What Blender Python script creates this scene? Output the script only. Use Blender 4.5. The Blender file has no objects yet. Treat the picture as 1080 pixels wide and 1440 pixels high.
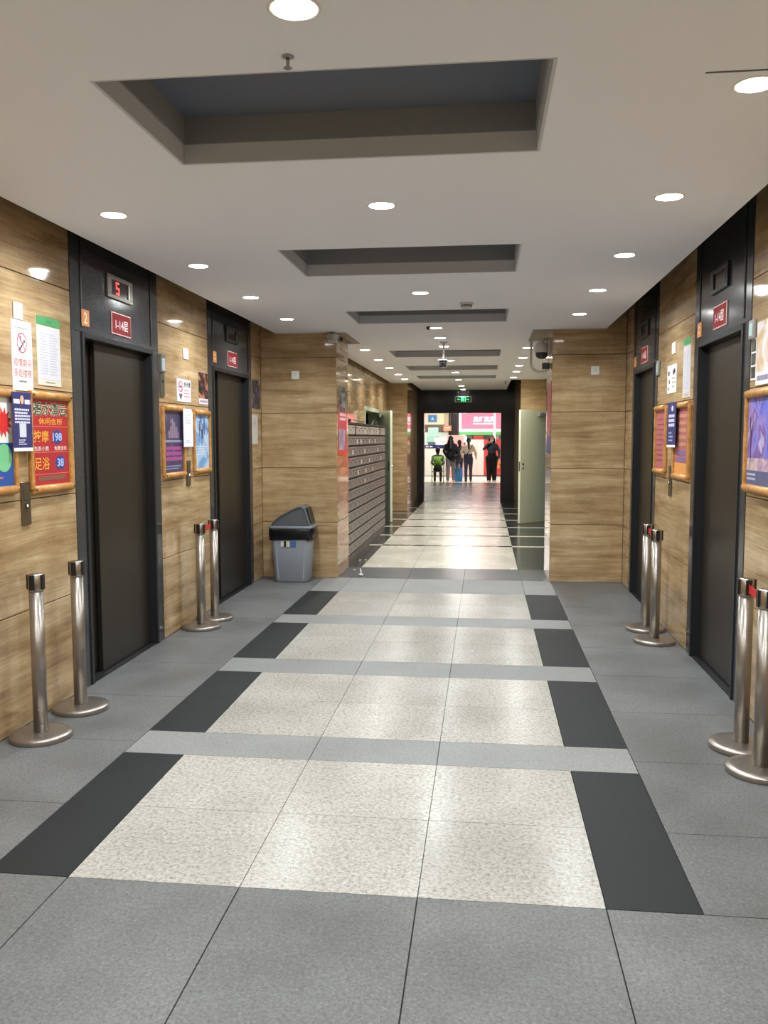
import bpy, bmesh, math, random
import numpy as np
from mathutils import Vector, Matrix
random.seed(7)
SC = bpy.context.scene
COL = SC.collection
PI = math.pi

# ------------------------------------------------------------------ camera
FPX, YAW, PITCH, ROLL = 1212.5, math.radians(6.624), math.radians(4.917), math.radians(-0.086)
def cam_axes():
    cy, sy, cp, sp = math.cos(YAW), math.sin(YAW), math.cos(PITCH), math.sin(PITCH)
    right = Vector((cy, sy, 0)); fwd = Vector((-sy*cp, cy*cp, -sp)); up = Vector((-sy*sp, cy*sp, cp))
    c, s = math.cos(ROLL), math.sin(ROLL)
    return right*c + up*s, up*c - right*s, fwd
R_, U_, F_ = cam_axes()
cam = bpy.data.cameras.new('camera')
cam.sensor_fit = 'VERTICAL'; cam.sensor_height = 36; cam.sensor_width = 27
cam.lens = FPX/1440*36; cam.clip_start = 0.05; cam.clip_end = 200
camo = bpy.data.objects.new('camera', cam); COL.objects.link(camo)
m = Matrix.Identity(4)
for i in range(3):
    m[i][0] = R_[i]; m[i][1] = U_[i]; m[i][2] = -F_[i]
m[0][3], m[1][3], m[2][3] = 0, 0, 1.6
camo.matrix_world = m
SC.camera = camo
# ------------------------------------------------------------------ world, exposure
w = bpy.data.worlds.new('world'); w.use_nodes = True; SC.world = w
w.node_tree.nodes['Background'].inputs[0].default_value = (0.9, 0.95, 1, 1)
w.node_tree.nodes['Background'].inputs[1].default_value = 0.02
SC.view_settings.view_transform = 'Standard'; SC.view_settings.look = 'None'
SC.view_settings.gamma = 1; SC.view_settings.use_curve_mapping = False
SC.view_settings.exposure = 0.97
SPOT_W, SPOT_ANGLE, SPOT_BLEND = 46.0, 168, 0.85
LENS_EMIT = 14.0
MALL_W = 38.0
try:
    SC.cycles.use_denoising = True
    SC.cycles.max_bounces = 8; SC.cycles.diffuse_bounces = 5; SC.cycles.glossy_bounces = 4
    SC.cycles.sample_clamp_indirect = 4
except Exception:
    pass

# ------------------------------------------------------------------ materials
def lin(c):
    c = c/255
    return c/12.92 if c <= 0.04045 else ((c+0.055)/1.055)**2.4
def rgb(*c): return (lin(c[0]), lin(c[1]), lin(c[2]), 1)
_M = {}
def pm(col, rough=0.6, metal=0.0, spec=0.5, emit=0.0):
    """plain paint / plastic / print colour, with a faint procedural roughness grain"""
    k = (col, rough, metal, spec, emit)
    if k in _M: return _M[k]
    mt = bpy.data.materials.new('paint'); mt.use_nodes = True
    nt = mt.node_tree; b = nt.nodes['Principled BSDF']
    b.inputs['Base Color'].default_value = rgb(*col)
    b.inputs['Roughness'].default_value = rough
    b.inputs['Metallic'].default_value = metal
    b.inputs['Specular IOR Level'].default_value = spec
    if emit:
        b.inputs['Emission Color'].default_value = rgb(*col)
        b.inputs['Emission Strength'].default_value = emit
    else:
        n = nt.nodes.new('ShaderNodeTexNoise'); n.inputs['Scale'].default_value = 60
        mr = nt.nodes.new('ShaderNodeMapRange')
        mr.inputs[3].default_value = max(0.02, rough-0.06); mr.inputs[4].default_value = min(1, rough+0.06)
        nt.links.new(n.outputs[0], mr.inputs[0]); nt.links.new(mr.outputs[0], b.inputs['Roughness'])
    _M[k] = mt
    return mt
def ramp(nt, stops):
    r = nt.nodes.new('ShaderNodeValToRGB'); e = r.color_ramp.elements
    while len(e) < len(stops): e.new(0.5)
    for x, (p, c) in zip(e, stops): x.position = p; x.color = rgb(*c)
    return r
def mixrgb(nt, mode='MIX'):
    n = nt.nodes.new('ShaderNodeMix'); n.data_type = 'RGBA'; n.blend_type = mode
    return n
def travertine(name='travertine', rough=0.07):
    mt = bpy.data.materials.new(name); mt.use_nodes = True
    nt = mt.node_tree; L = nt.links.new; b = nt.nodes['Principled BSDF']
    geo = nt.nodes.new('ShaderNodeNewGeometry'); sep = nt.nodes.new('ShaderNodeSeparateXYZ'); L(geo.outputs['Position'], sep.inputs[0])
    oi = nt.nodes.new('ShaderNodeObjectInfo')
    add = nt.nodes.new('ShaderNodeMath'); L(sep.outputs[0], add.inputs[0]); L(sep.outputs[1], add.inputs[1])
    rz = nt.nodes.new('ShaderNodeMath'); rz.operation = 'MULTIPLY_ADD'; L(oi.outputs['Random'], rz.inputs[0]); rz.inputs[1].default_value = 37; L(sep.outputs[2], rz.inputs[2])
    # gentle waviness of the bedding
    cw = nt.nodes.new('ShaderNodeCombineXYZ'); L(add.outputs[0], cw.inputs[0]); L(rz.outputs[0], cw.inputs[2])
    nw = nt.nodes.new('ShaderNodeTexNoise'); nw.inputs['Scale'].default_value = 1.1; nw.inputs['Detail'].default_value = 2; L(cw.outputs[0], nw.inputs['Vector'])
    wz = nt.nodes.new('ShaderNodeMath'); wz.operation = 'MULTIPLY_ADD'; L(nw.outputs[0], wz.inputs[0]); wz.inputs[1].default_value = 0.05; L(rz.outputs[0], wz.inputs[2])
    def bands(sx, sz, detail, rough_):
        mx = nt.nodes.new('ShaderNodeMath'); mx.operation = 'MULTIPLY'; L(add.outputs[0], mx.inputs[0]); mx.inputs[1].default_value = sx
        mz = nt.nodes.new('ShaderNodeMath'); mz.operation = 'MULTIPLY'; L(wz.outputs[0], mz.inputs[0]); mz.inputs[1].default_value = sz
        c = nt.nodes.new('ShaderNodeCombineXYZ'); L(mx.outputs[0], c.inputs[0]); L(mz.outputs[0], c.inputs[2])
        n = nt.nodes.new('ShaderNodeTexNoise'); n.inputs['Scale'].default_value = 1; n.inputs['Detail'].default_value = detail; n.inputs['Roughness'].default_value = rough_
        L(c.outputs[0], n.inputs['Vector']); return n
    a = bands(1.0, 10, 9, 0.66); f = bands(2.2, 85, 4, 0.62)
    r = ramp(nt, [(0.25, (124, 98, 68)), (0.40, (166, 138, 102)), (0.56, (196, 169, 130)), (0.74, (216, 195, 160))])
    L(a.outputs[0], r.inputs[0])
    fr = ramp(nt, [(0.32, (160, 150, 135)), (0.6, (255, 255, 255))]); L(f.outputs[0], fr.inputs[0])
    mx = mixrgb(nt, 'MULTIPLY'); mx.inputs[0].default_value = 0.38; L(r.outputs[0], mx.inputs[6]); L(fr.outputs[0], mx.inputs[7])
    cl = nt.nodes.new('ShaderNodeTexNoise'); cl.inputs['Scale'].default_value = 2.3; cl.inputs['Detail'].default_value = 7; cl.inputs['Roughness'].default_value = 0.7; L(cw.outputs[0], cl.inputs['Vector'])
    cr = ramp(nt, [(0.36, (206, 190, 168)), (0.58, (255, 255, 255))]); L(cl.outputs[0], cr.inputs[0])
    m4 = mixrgb(nt, 'MULTIPLY'); m4.inputs[0].default_value = 0.5; L(mx.outputs[2], m4.inputs[6]); L(cr.outputs[0], m4.inputs[7]); mx = m4
    hv = nt.nodes.new('ShaderNodeHueSaturation'); mr = nt.nodes.new('ShaderNodeMapRange'); L(oi.outputs['Random'], mr.inputs[0]); mr.inputs[3].default_value = 0.94; mr.inputs[4].default_value = 1.06
    L(mr.outputs[0], hv.inputs['Value']); L(mx.outputs[2], hv.inputs['Color']); L(hv.outputs[0], b.inputs['Base Color'])
    b.inputs['Roughness'].default_value = rough
    b.inputs['Specular IOR Level'].default_value = 0.4
    return mt
def granite(name, base, dark, light, scale, rough, amt=0.5, spec=0.4, blot=0.0, sharp=False):
    mt = bpy.data.materials.new(name); mt.use_nodes = True
    nt = mt.node_tree; L = nt.links.new; b = nt.nodes['Principled BSDF']
    tc = nt.nodes.new('ShaderNodeNewGeometry')
    v = nt.nodes.new('ShaderNodeTexVoronoi'); v.inputs['Scale'].default_value = scale; L(tc.outputs['Position'], v.inputs['Vector'])
    sp = nt.nodes.new('ShaderNodeSeparateColor'); L(v.outputs['Color'], sp.inputs[0])
    r = ramp(nt, [(0.0, dark), (0.10, dark), (0.24, base), (0.75, base), (1.0, light)] if sharp else [(0.0, dark), (0.22, base), (0.72, base), (1.0, light)]); L(sp.outputs[0], r.inputs[0])
    n = nt.nodes.new('ShaderNodeTexNoise'); n.inputs['Scale'].default_value = scale*0.45; n.inputs['Detail'].default_value = 6; n.inputs['Roughness'].default_value = 0.75; L(tc.outputs['Position'], n.inputs['Vector'])
    r2 = ramp(nt, [(0.3, dark), (0.5, base), (0.72, light)]); L(n.outputs[0], r2.inputs[0])
    mx = mixrgb(nt); mx.inputs[0].default_value = amt; L(r.outputs[0], mx.inputs[6]); L(r2.outputs[0], mx.inputs[7])
    n3 = nt.nodes.new('ShaderNodeTexNoise'); n3.inputs['Scale'].default_value = 1.7; n3.inputs['Detail'].default_value = 5; L(tc.outputs['Position'], n3.inputs['Vector'])
    r3 = ramp(nt, [(0.35, (225, 224, 222)), (0.6, (255, 255, 255))]); L(n3.outputs[0], r3.inputs[0])
    m3 = mixrgb(nt, 'MULTIPLY'); m3.inputs[0].default_value = 0.6+blot; L(mx.outputs[2], m3.inputs[6]); L(r3.outputs[0], m3.inputs[7])
    oi = nt.nodes.new('ShaderNodeObjectInfo'); hv = nt.nodes.new('ShaderNodeHueSaturation'); mr = nt.nodes.new('ShaderNodeMapRange')
    L(oi.outputs['Random'], mr.inputs[0]); mr.inputs[3].default_value = 0.94; mr.inputs[4].default_value = 1.05
    L(mr.outputs[0], hv.inputs['Value']); L(m3.outputs[2], hv.inputs['Color']); L(hv.outputs[0], b.inputs['Base Color'])
    mr2 = nt.nodes.new('ShaderNodeMapRange'); L(n3.outputs[0], mr2.inputs[0]); mr2.inputs[3].default_value = rough-0.06; mr2.inputs[4].default_value = rough+0.1; L(mr2.outputs[0], b.inputs['Roughness'])
    b.inputs['Specular IOR Level'].default_value = spec
    bp = nt.nodes.new('ShaderNodeBump'); bp.inputs['Strength'].default_value = 0.04; bp.inputs['Distance'].default_value = 0.002; L(n.outputs[0], bp.inputs['Height']); L(bp.outputs[0], b.inputs['Normal'])
    return mt
def brushed(name, col, rough=0.3, metal=1.0, vertical=True):
    mt = bpy.data.materials.new(name); mt.use_nodes = True
    nt = mt.node_tree; L = nt.links.new; b = nt.nodes['Principled BSDF']
    tc = nt.nodes.new('ShaderNodeTexCoord'); mp = nt.nodes.new('ShaderNodeMapping'); L(tc.outputs['Object'], mp.inputs[0])
    mp.inputs['Scale'].default_value = (220, 2, 220) if vertical else (2, 220, 220)
    n = nt.nodes.new('ShaderNodeTexNoise'); n.inputs['Scale'].default_value = 1; n.inputs['Detail'].default_value = 3; L(mp.outputs[0], n.inputs['Vector'])
    r = ramp(nt, [(0.3, tuple(int(c*0.86) for c in col)), (0.7, col)]); L(n.outputs[0], r.inputs[0]); L(r.outputs[0], b.inputs['Base Color'])
    mr = nt.nodes.new('ShaderNodeMapRange'); L(n.outputs[0], mr.inputs[0]); mr.inputs[3].default_value = rough-0.06; mr.inputs[4].default_value = rough+0.08; L(mr.outputs[0], b.inputs['Roughness'])
    b.inputs['Metallic'].default_value = metal
    return mt
def art(cols, scale=(6, 6), seed=0, rough=0.35, detail=3):
    """printed picture: blotches of a few ink colours"""
    mt = bpy.data.materials.new('printed_art'); mt.use_nodes = True
    nt = mt.node_tree; L = nt.links.new; b = nt.nodes['Principled BSDF']
    tc = nt.nodes.new('ShaderNodeTexCoord'); mp = nt.nodes.new('ShaderNodeMapping'); L(tc.outputs['Object'], mp.inputs[0])
    mp.inputs['Scale'].default_value = (scale[0], scale[1], 1); mp.inputs['Location'].default_value = (seed*3.1, seed*1.7, seed)
    n = nt.nodes.new('ShaderNodeTexNoise'); n.inputs['Scale'].default_value = 1; n.inputs['Detail'].default_value = detail; n.inputs['Distortion'].default_value = 0.8; L(mp.outputs[0], n.inputs['Vector'])
    k = len(cols); r = ramp(nt, [(0.3+0.42*i/(k-1), c) for i, c in enumerate(cols)]); L(n.outputs[0], r.inputs[0]); L(r.outputs[0], b.inputs['Base Color'])
    b.inputs['Roughness'].default_value = rough
    return mt
def wood(name='pine'):
    mt = bpy.data.materials.new(name); mt.use_nodes = True
    nt = mt.node_tree; L = nt.links.new; b = nt.nodes['Principled BSDF']
    tc = nt.nodes.new('ShaderNodeTexCoord'); n = nt.nodes.new('ShaderNodeTexNoise'); n.inputs['Scale'].default_value = 24; n.inputs['Detail'].default_value = 4; L(tc.outputs['Object'], n.inputs['Vector'])
    r = ramp(nt, [(0.3, (168, 112, 52)), (0.7, (205, 150, 84))]); L(n.outputs[0], r.inputs[0]); L(r.outputs[0], b.inputs['Base Color'])
    b.inputs['Roughness'].default_value = 0.35
    return mt
TRAV = travertine()
G_WHITE = granite('white_granite', (164, 160, 153), (96, 88, 78), (192, 189, 184), 130, 0.2, 0.72, spec=0.12, sharp=True)
G_GREY = granite('grey_granite', (102, 102, 102), (70, 70, 70), (130, 130, 130), 170, 0.42, 0.62, spec=0.22, blot=0.4)
G_STRIP = granite('light_grey_granite', (128, 128, 127), (100, 100, 100), (152, 152, 150), 170, 0.45, 0.62, spec=0.22)
G_BLACK = granite('black_granite_tile', (30, 32, 34), (26, 28, 30), (36, 38, 40), 200, 0.55, 0.5, spec=0.2)
P_WHITE = granite('polished_cream_tile', (196, 190, 175), (178, 171, 154), (208, 203, 190), 40, 0.24, 0.5)
P_DARK = granite('polished_dark_tile', (52, 54, 53), (36, 38, 38), (76, 78, 76), 120, 0.16, 0.5)
P_BAND = granite('dark_band_tile', (68, 69, 70), (50, 51, 52), (90, 91, 92), 150, 0.3, 0.5)
B_GRAN = granite('black_polished_granite', (60, 62, 65), (52, 54, 56), (70, 72, 75), 160, 0.12, 0.4, spec=0.4)
B_PORT = granite('black_portal_granite', (34, 35, 38), (28, 29, 31), (42, 43, 46), 160, 0.14, 0.4, spec=0.4)
GROUT = pm((62, 60, 58), 0.9)
CEILM = pm((243, 246, 254), 0.85, spec=0.2)
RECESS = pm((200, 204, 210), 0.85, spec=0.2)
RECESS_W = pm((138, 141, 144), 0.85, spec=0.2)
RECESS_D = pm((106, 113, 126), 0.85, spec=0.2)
STEEL = brushed('brushed_stainless', (182, 174, 164), 0.24)
DOORM = brushed('dark_stainless', (56, 51, 44), 0.36, 0.45)
REVEAL = brushed('black_metal_lining', (48, 49, 52), 0.35, 0.4)
BEZEL = brushed('bezel_metal', (190, 188, 184), 0.3, vertical=False)
WOOD = wood()
CHROME = pm((158, 150, 142), 0.3, 0.85)
WHITE = pm((232, 230, 222), 0.45); BLACK = pm((22, 22, 24), 0.4); PAPER = pm((236, 234, 236), 0.6)
RED = pm((196, 40, 44), 0.5); DARKRED = pm((112, 30, 34), 0.6, spec=0.2); ORANGE = pm((214, 140, 72), 0.4)
NAVY = pm((46, 48, 104), 0.5); GREEN = pm((64, 150, 88), 0.5)

# ------------------------------------------------------------------ mesh helpers
class MB:
    def __init__(s): s.bm = bmesh.new(); s.mi = 0
    def _mark(s, before, smooth=False):
        for f in s.bm.faces:
            if f not in before: f.material_index = s.mi; f.smooth = smooth
    def box(s, x0, x1, y0, y1, z0, z1, bevel=0.0, seg=1):
        before = set(s.bm.faces)
        r = bmesh.ops.create_cube(s.bm, size=1)
        for v in r['verts']:
            v.co = Vector(((x0+x1)/2+v.co.x*(x1-x0), (y0+y1)/2+v.co.y*(y1-y0), (z0+z1)/2+v.co.z*(z1-z0)))
        if bevel:
            es = list({e for v in r['verts'] for e in v.link_edges})
            bmesh.ops.bevel(s.bm, geom=es, offset=bevel, segments=seg, affect='EDGES', profile=0.5)
        s._mark(before, bevel > 0 and seg > 1); return s
    def tube(s, p0, p1, r0, r1=None, n=16, caps=True):
        r1 = r0 if r1 is None else r1
        before = set(s.bm.faces)
        p0, p1 = Vector(p0), Vector(p1); d = p1-p0
        q = d.to_track_quat('Z', 'Y').to_matrix().to_4x4()
        M4 = Matrix.Translation((p0+p1)/2) @ q
        bmesh.ops.create_cone(s.bm, cap_ends=caps, segments=n, radius1=r0, radius2=r1, depth=d.length, matrix=M4)
        s._mark(before, True)
        for f in s.bm.faces:
            if f not in before and len(f.verts) > 4: f.smooth = False
        return s
    def ball(s, c, r, u=16, v=10):
        before = set(s.bm.faces)
        r = r if hasattr(r, '__len__') else (r, r, r)
        bmesh.ops.create_uvsphere(s.bm, u_segments=u, v_segments=v, radius=1, matrix=Matrix.Translation(c) @ Matrix.Diagonal((*r, 1)))
        s._mark(before, True); return s
    def lathe(s, prof, n=28, axis='Z', c=(0, 0, 0)):
        before = set(s.bm.faces); rings = []
        for r, z in prof:
            ring = []
            for i in range(n):
                a = 2*PI*i/n
                ring.append(s.bm.verts.new((c[0]+r*math.cos(a), c[1]+r*math.sin(a), c[2]+z)))
            rings.append(ring)
        for A, B in zip(rings, rings[1:]):
            for i in range(n): s.bm.faces.new((A[i], A[(i+1) % n], B[(i+1) % n], B[i]))
        s.bm.faces.new(rings[0][::-1]); s.bm.faces.new(rings[-1])
        s._mark(before, True)
        for f in s.bm.faces:
            if f not in before and len(f.verts) > 4: f.smooth = False
        return s
    def loft(s, rings, smooth=True):
        before = set(s.bm.faces)
        R = [[s.bm.verts.new(p) for p in ring] for ring in rings]
        n = len(R[0])
        for A, B in zip(R, R[1:]):
            for i in range(n): s.bm.faces.new((A[i], A[(i+1) % n], B[(i+1) % n], B[i]))
        s.bm.faces.new(R[0][::-1]); s.bm.faces.new(R[-1])
        s._mark(before, smooth)
        for f in s.bm.faces:
            if f not in before and len(f.verts) > 4: f.smooth = False
        return s
    def prism(s, pts, z0, z1):
        """polygon in XY pulled along Z"""
        return s.loft([[(x, y, z0) for x, y in pts], [(x, y, z1) for x, y in pts]], smooth=False)
    def path(s, pts, r, n=10):
        for a, b in zip(pts, pts[1:]): s.tube(a, b, r, n=n)
        for p in pts[1:-1]: s.ball(p, r, n, 6)
        return s
    def disc(s, c, r, n=24, h=0.001, r2=None):
        return s.loft([[(c[0]+q*math.cos(2*PI*i/n), c[1]+(q if r2 is None else q*r2/r)*math.sin(2*PI*i/n), c[2]+z) for i in range(n)] for q, z in ((r, 0), (r, h))], smooth=False)
    def build(s, name, mats, parent=None, loc=None):
        bmesh.ops.recalc_face_normals(s.bm, faces=s.bm.faces[:])
        me = bpy.data.meshes.new(name); s.bm.to_mesh(me); s.bm.free()
        for mt in (mats if isinstance(mats, (list, tuple)) else [mats]): me.materials.append(mt)
        return link(name, me, parent, loc)
def link(name, me, parent=None, loc=None):
    o = bpy.data.objects.new(name, me); COL.objects.link(o)
    if parent: o.parent = parent
    if loc: o.location = loc
    return o
def tag(o, label=None, cat=None, group=None, kind=None):
    if label: o['label'] = label
    if cat: o['category'] = cat
    if group: o['group'] = group
    if kind: o['kind'] = kind
    return o
def thing(name, label, cat, loc=(0, 0, 0), rotz=0, group=None, mw=None):
    o = bpy.data.objects.new(name, None); COL.objects.link(o); o.empty_display_size = 0.1
    if mw is not None: o.matrix_world = mw
    else: o.location = loc; o.rotation_euler = (0, 0, rotz)
    return tag(o, label, cat, group)
def struct(o, label=None, cat=None): return tag(o, label, cat, kind='structure')
XL, XR, YE = -2.53, 1.52, 9.66
def wallm(side, h, z, off=0.0):
    """matrix of a frame on a wall: x to the viewer's right, y up, z out of the wall"""
    if side == 'L': a, c, p = (0, 1, 0), (1, 0, 0), (XL+off, h, z)
    elif side == 'R': a, c, p = (0, -1, 0), (-1, 0, 0), (XR-off, h, z)
    elif side == 'E': a, c, p = (1, 0, 0), (0, -1, 0), (h, YE-off, z)
    elif side == 'PL': a, c, p = (0, 1, 0), (1, 0, 0), (-1.66+off, h, z)
    elif side == 'PR': a, c, p = (0, -1, 0), (-1, 0, 0), (0.73-off, h, z)
    M4 = Matrix.Identity(4)
    for i, (q, r, s) in enumerate(zip(a, (0, 0, 1), c)): M4[i][0], M4[i][1], M4[i][2], M4[i][3] = q, r, s, p[i]
    return M4
def mount(name, label, cat, side, h, z, group=None, off=0.0):
    return thing(name, label, cat, group=group, mw=wallm(side, h, z, off))
def text(body, x0, x1, y0, y1, c, mat, parent, bold=0.0, stretch=False, name='lettering', depth=0.0006, res=3):
    cu = bpy.data.curves.new('t', 'FONT'); cu.body = body; cu.size = 1; cu.resolution_u = res; cu.offset = bold; cu.space_line = 0.95
    o = bpy.data.objects.new('t', cu); COL.objects.link(o)
    bpy.context.view_layer.update()
    me = bpy.data.meshes.new_from_object(o.evaluated_get(bpy.context.evaluated_depsgraph_get()))
    bpy.data.objects.remove(o)
    n = len(me.vertices); co = np.empty(n*3, np.float32); me.vertices.foreach_get('co', co); co = co.reshape(-1, 3)
    lo, hi = co.min(0), co.max(0)
    sx, sy = (x1-x0)/max(hi[0]-lo[0], 1e-6), (y1-y0)/max(hi[1]-lo[1], 1e-6)
    if not stretch: sx = sy = min(sx, sy)
    co[:, 0] = (co[:, 0]-(lo[0]+hi[0])/2)*sx+(x0+x1)/2
    co[:, 1] = (co[:, 1]-(lo[1]+hi[1])/2)*sy+(y0+y1)/2
    co[:, 2] = c+depth
    me.vertices.foreach_set('co', co.ravel()); me.update()
    me.materials.clear(); me.materials.append(mat)
    return link(name, me, parent)
def plate(name, x0, x1, y0, y1, c0, c1, mat, parent, bevel=0.0, seg=1):
    return MB().box(x0, x1, y0, y1, c0, c1, bevel, seg).build(name, mat, parent)
def small_print(x0, x1, y0, y1, rows, c, mat, parent, fill=0.5, ragged=True):
    mb = MB(); hh = (y1-y0)/rows
    for i in range(rows):
        y = y1-(i+0.5)*hh; x = x0
        end = x1-(x1-x0)*random.uniform(0, 0.35) if ragged else x1
        while x < end-0.004:
            wd = random.uniform(0.012, 0.03); mb.box(x, min(x+wd, end), y-hh*fill/2, y+hh*fill/2, c, c+0.0005); x += wd+0.004
    o = mb.build('small_print', mat, parent); o['kind'] = 'stuff'
    return o
_TM = {}
def piece(name, parent, x0, x1, y0, y1, z0, z1, mat, gap=0.004, bevel=0.0):
    """a tile or panel: box of its own, mesh shared by alike pieces; gap taken off in the two long directions"""
    d = [x1-x0, y1-y0, z1-z0]; thin = d.index(min(d))
    for i in range(3):
        if i != thin: d[i] -= gap
    k = (round(d[0], 3), round(d[1], 3), round(d[2], 3), mat.name)
    if k not in _TM:
        mb = MB().box(-d[0]/2, d[0]/2, -d[1]/2, d[1]/2, -d[2]/2, d[2]/2, bevel)
        bmesh.ops.recalc_face_normals(mb.bm, faces=mb.bm.faces[:])
        me = bpy.data.meshes.new(name); mb.bm.to_mesh(me); mb.bm.free(); me.materials.append(mat); _TM[k] = me
    return link(name, _TM[k], parent, ((x0+x1)/2, (y0+y1)/2, (z0+z1)/2))

# ------------------------------------------------------------------ floor
Y0 = -3.0
mb = MB(); mb.box(-2.75, 1.75, Y0, 21.46, -0.12, -0.009)
floor = struct(mb.build('floor', GROUT), 'granite tiled lobby floor with white panels between black edges and grey bands', 'floor')
def tile(x0, x1, y0, y1, mat, gap=0.004): piece('tile', floor, x0, x1, y0, y1, -0.01, 0.0, mat, gap)
CX = [-1.501, -0.857, -0.219, 0.426]; OL, OR = -1.818, 0.747
ROWS = [(2.878, 4.109), (4.441, 5.666), (6.031, 7.243), (7.595, 8.809)]
for a, b in ROWS:
    mid = (a+b)/2
    for x0, x1 in zip(CX, CX[1:]):
        tile(x0, x1, a, mid, G_WHITE, 0.003); tile(x0, x1, mid, b, G_WHITE, 0.003)
    tile(OL, CX[0], a, b, G_BLACK); tile(CX[-1], OR, a, b, G_BLACK)
gaps = [(ROWS[i][1], ROWS[i+1][0]) for i in range(3)] + [(ROWS[3][1], 9.685)]
for a, b in gaps:
    xs = [OL]+CX[1:3]+[CX[3], OR] if b < 9 else [OL]+CX+[OR]
    if b < 9: xs = [OL, CX[1], CX[2], OR]
    for x0, x1 in zip(xs, xs[1:]): tile(x0, x1, a, b, G_STRIP)
SY = [2.70+0.7845*k for k in range(9)] + [9.685]
SY = [2.878] + SY[1:]
for a, b in zip(SY, SY[1:]):
    tile(XL, OL, a, b, G_GREY); tile(OR, XR, a, b, G_GREY)
ny = [2.878, 2.06, 1.24, 0.42, -0.4, -1.22, -2.04, -3.0]
nx = [XL, -2.141, -1.501, -0.857, -0.219, 0.426, 1.066, XR]
for b, a in zip(ny, ny[1:]):
    for x0, x1 in zip(nx, nx[1:]): tile(x0, x1, a, b, G_GREY, 0.005)
# corridor
tile(-1.69, -0.857, 9.685, 10.517, P_BAND); tile(-0.857, -0.219, 9.685, 10.517, P_BAND); tile(-0.219, 0.426, 9.685, 10.517, P_BAND); tile(0.426, 0.74, 9.685, 10.517, P_BAND)
CR = [(10.517, 12.68), (12.82, 14.02), (14.16, 15.42), (15.56, 16.80), (16.94, 18.20), (18.34, 19.62), (19.76, 21.45)]
for i, (a, b) in enumerate(CR):
    xl, xr = -2.08, 1.30
    for x0, x1 in zip([-1.503, -0.862, -0.222], [-0.862, -0.222, 0.418]):
        tile(x0, x1, a, (a+b)/2, P_WHITE, 0.003); tile(x0, x1, (a+b)/2, b, P_WHITE, 0.003)
    tile(xl, -1.503, a, b, P_DARK); tile(0.418, xr, a, b, P_DARK)
    if i+1 < len(CR):
        c = CR[i+1][0]
        tile(-1.503, 0.418, b, c, P_DARK, 0.002); tile(xl, -1.503, b, c, P_WHITE, 0.002); tile(0.418, xr, b, c, P_WHITE, 0.002)

# ------------------------------------------------------------------ walls
ZJ = [0.0, 0.64, 1.26, 1.88, 2.50, 3.12]
ZT = 3.12
def backing(name, boxes, label):
    mb = MB()
    for b in boxes: mb.box(*b)
    return struct(mb.build(name, GROUT), label, 'wall')
def panels_x(wall, X, out, segs, zj=ZJ, th=0.02):
    """cladding of a wall that runs along Y at X, facing out (+1 / -1)"""
    for y0, y1, n in segs:
        for i in range(n):
            a, b = y0+(y1-y0)*i/n, y0+(y1-y0)*(i+1)/n
            for z0, z1 in zip(zj, zj[1:]):
                piece('panel', wall, min(X, X-out*th), max(X, X-out*th), a, b, z0, z1, TRAV, 0.005, 0.0015)
def panels_y(wall, Y, segs, zj=ZJ, th=0.02):
    for x0, x1, n in segs:
        for i in range(n):
            a, b = x0+(x1-x0)*i/n, x0+(x1-x0)*(i+1)/n
            for z0, z1 in zip(zj, zj[1:]):
                piece('panel', wall, a, b, Y, Y+th, z0, z1, TRAV, 0.005, 0.0015)
EL = {'L1': ('L', 5.115, 6.54), 'L2': ('L', 7.765, 9.25), 'R1': ('R', 5.235, 6.585), 'R2': ('R', 7.93, 9.22)}
lsegs = [(Y0, 5.115), (6.54, 7.765), (9.25, YE)]
rsegs = [(Y0, 5.235), (6.585, 7.93), (9.22, YE)]
wl = backing('wall_left', [(XL-0.25, XL-0.021, a, b, 0, ZT) for a, b in lsegs], 'left lobby wall of beige travertine panels around two lifts')
wr = backing('wall_right', [(XR+0.021, XR+0.25, a, b, 0, ZT) for a, b in rsegs], 'right lobby wall of beige travertine panels around two lifts')
panels_x(wl, XL, 1, [(Y0, 5.115, 7), (6.54, 7.765, 1), (9.25, YE, 1)])
panels_x(wr, XR, -1, [(Y0, 5.235, 7), (6.585, 7.93, 1), (9.22, YE, 1)])
wel = backing('wall_end_left', [(XL-0.25, -1.682, YE+0.021, 10.5, 0, ZT)], 'travertine end pier behind the grey bin, left of the corridor')
panels_y(wel, YE, [(XL, -1.66, 1)]); panels_x(wel, -1.66, 1, [(YE+0.02, 10.5, 1)])
wer = backing('wall_end_right', [(0.752, XR+0.25, YE+0.021, 10.5, 0, ZT)], 'travertine end pier with a switch plate, right of the corridor')
panels_y(wer, YE, [(0.73, XR, 1)]); panels_x(wer, 0.73, -1, [(YE+0.02, 10.5, 1)])
# corridor side walls with their door openings
wcl = backing('wall_corridor_left', [(-2.3, -2.101, 10.5, 15.0, 0, ZT), (-2.3, -2.101, 15.0, 16.98, 2.15, ZT), (-2.3, -2.101, 16.98, 18.7, 0, ZT)], 'left corridor wall above the mailboxes')
panels_x(wcl, -2.08, 1, [(10.5, 15.0, 4), (16.98, 18.7, 1)]); panels_x(wcl, -2.08, 1, [(15.0, 16.98, 2)], [2.15, 2.5, 3.12])
wcr = backing('wall_corridor_right', [(1.321, 1.52, 10.5, 15.88, 0, ZT), (1.321, 1.52, 15.88, 16.88, 2.15, ZT), (1.321, 1.52, 16.88, 17.9, 0, ZT)], 'right corridor wall behind the open pale green door')
panels_x(wcr, 1.30, -1, [(10.5, 15.88, 4), (16.88, 17.9, 1)]); panels_x(wcr, 1.30, -1, [(15.88, 16.88, 1)], [2.15, 2.5, 3.12])
wfl = backing('wall_far_left', [(-2.3, -1.682, 18.721, 21.45, 0, ZT)], 'far left corridor pier beside the black portal')
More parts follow.
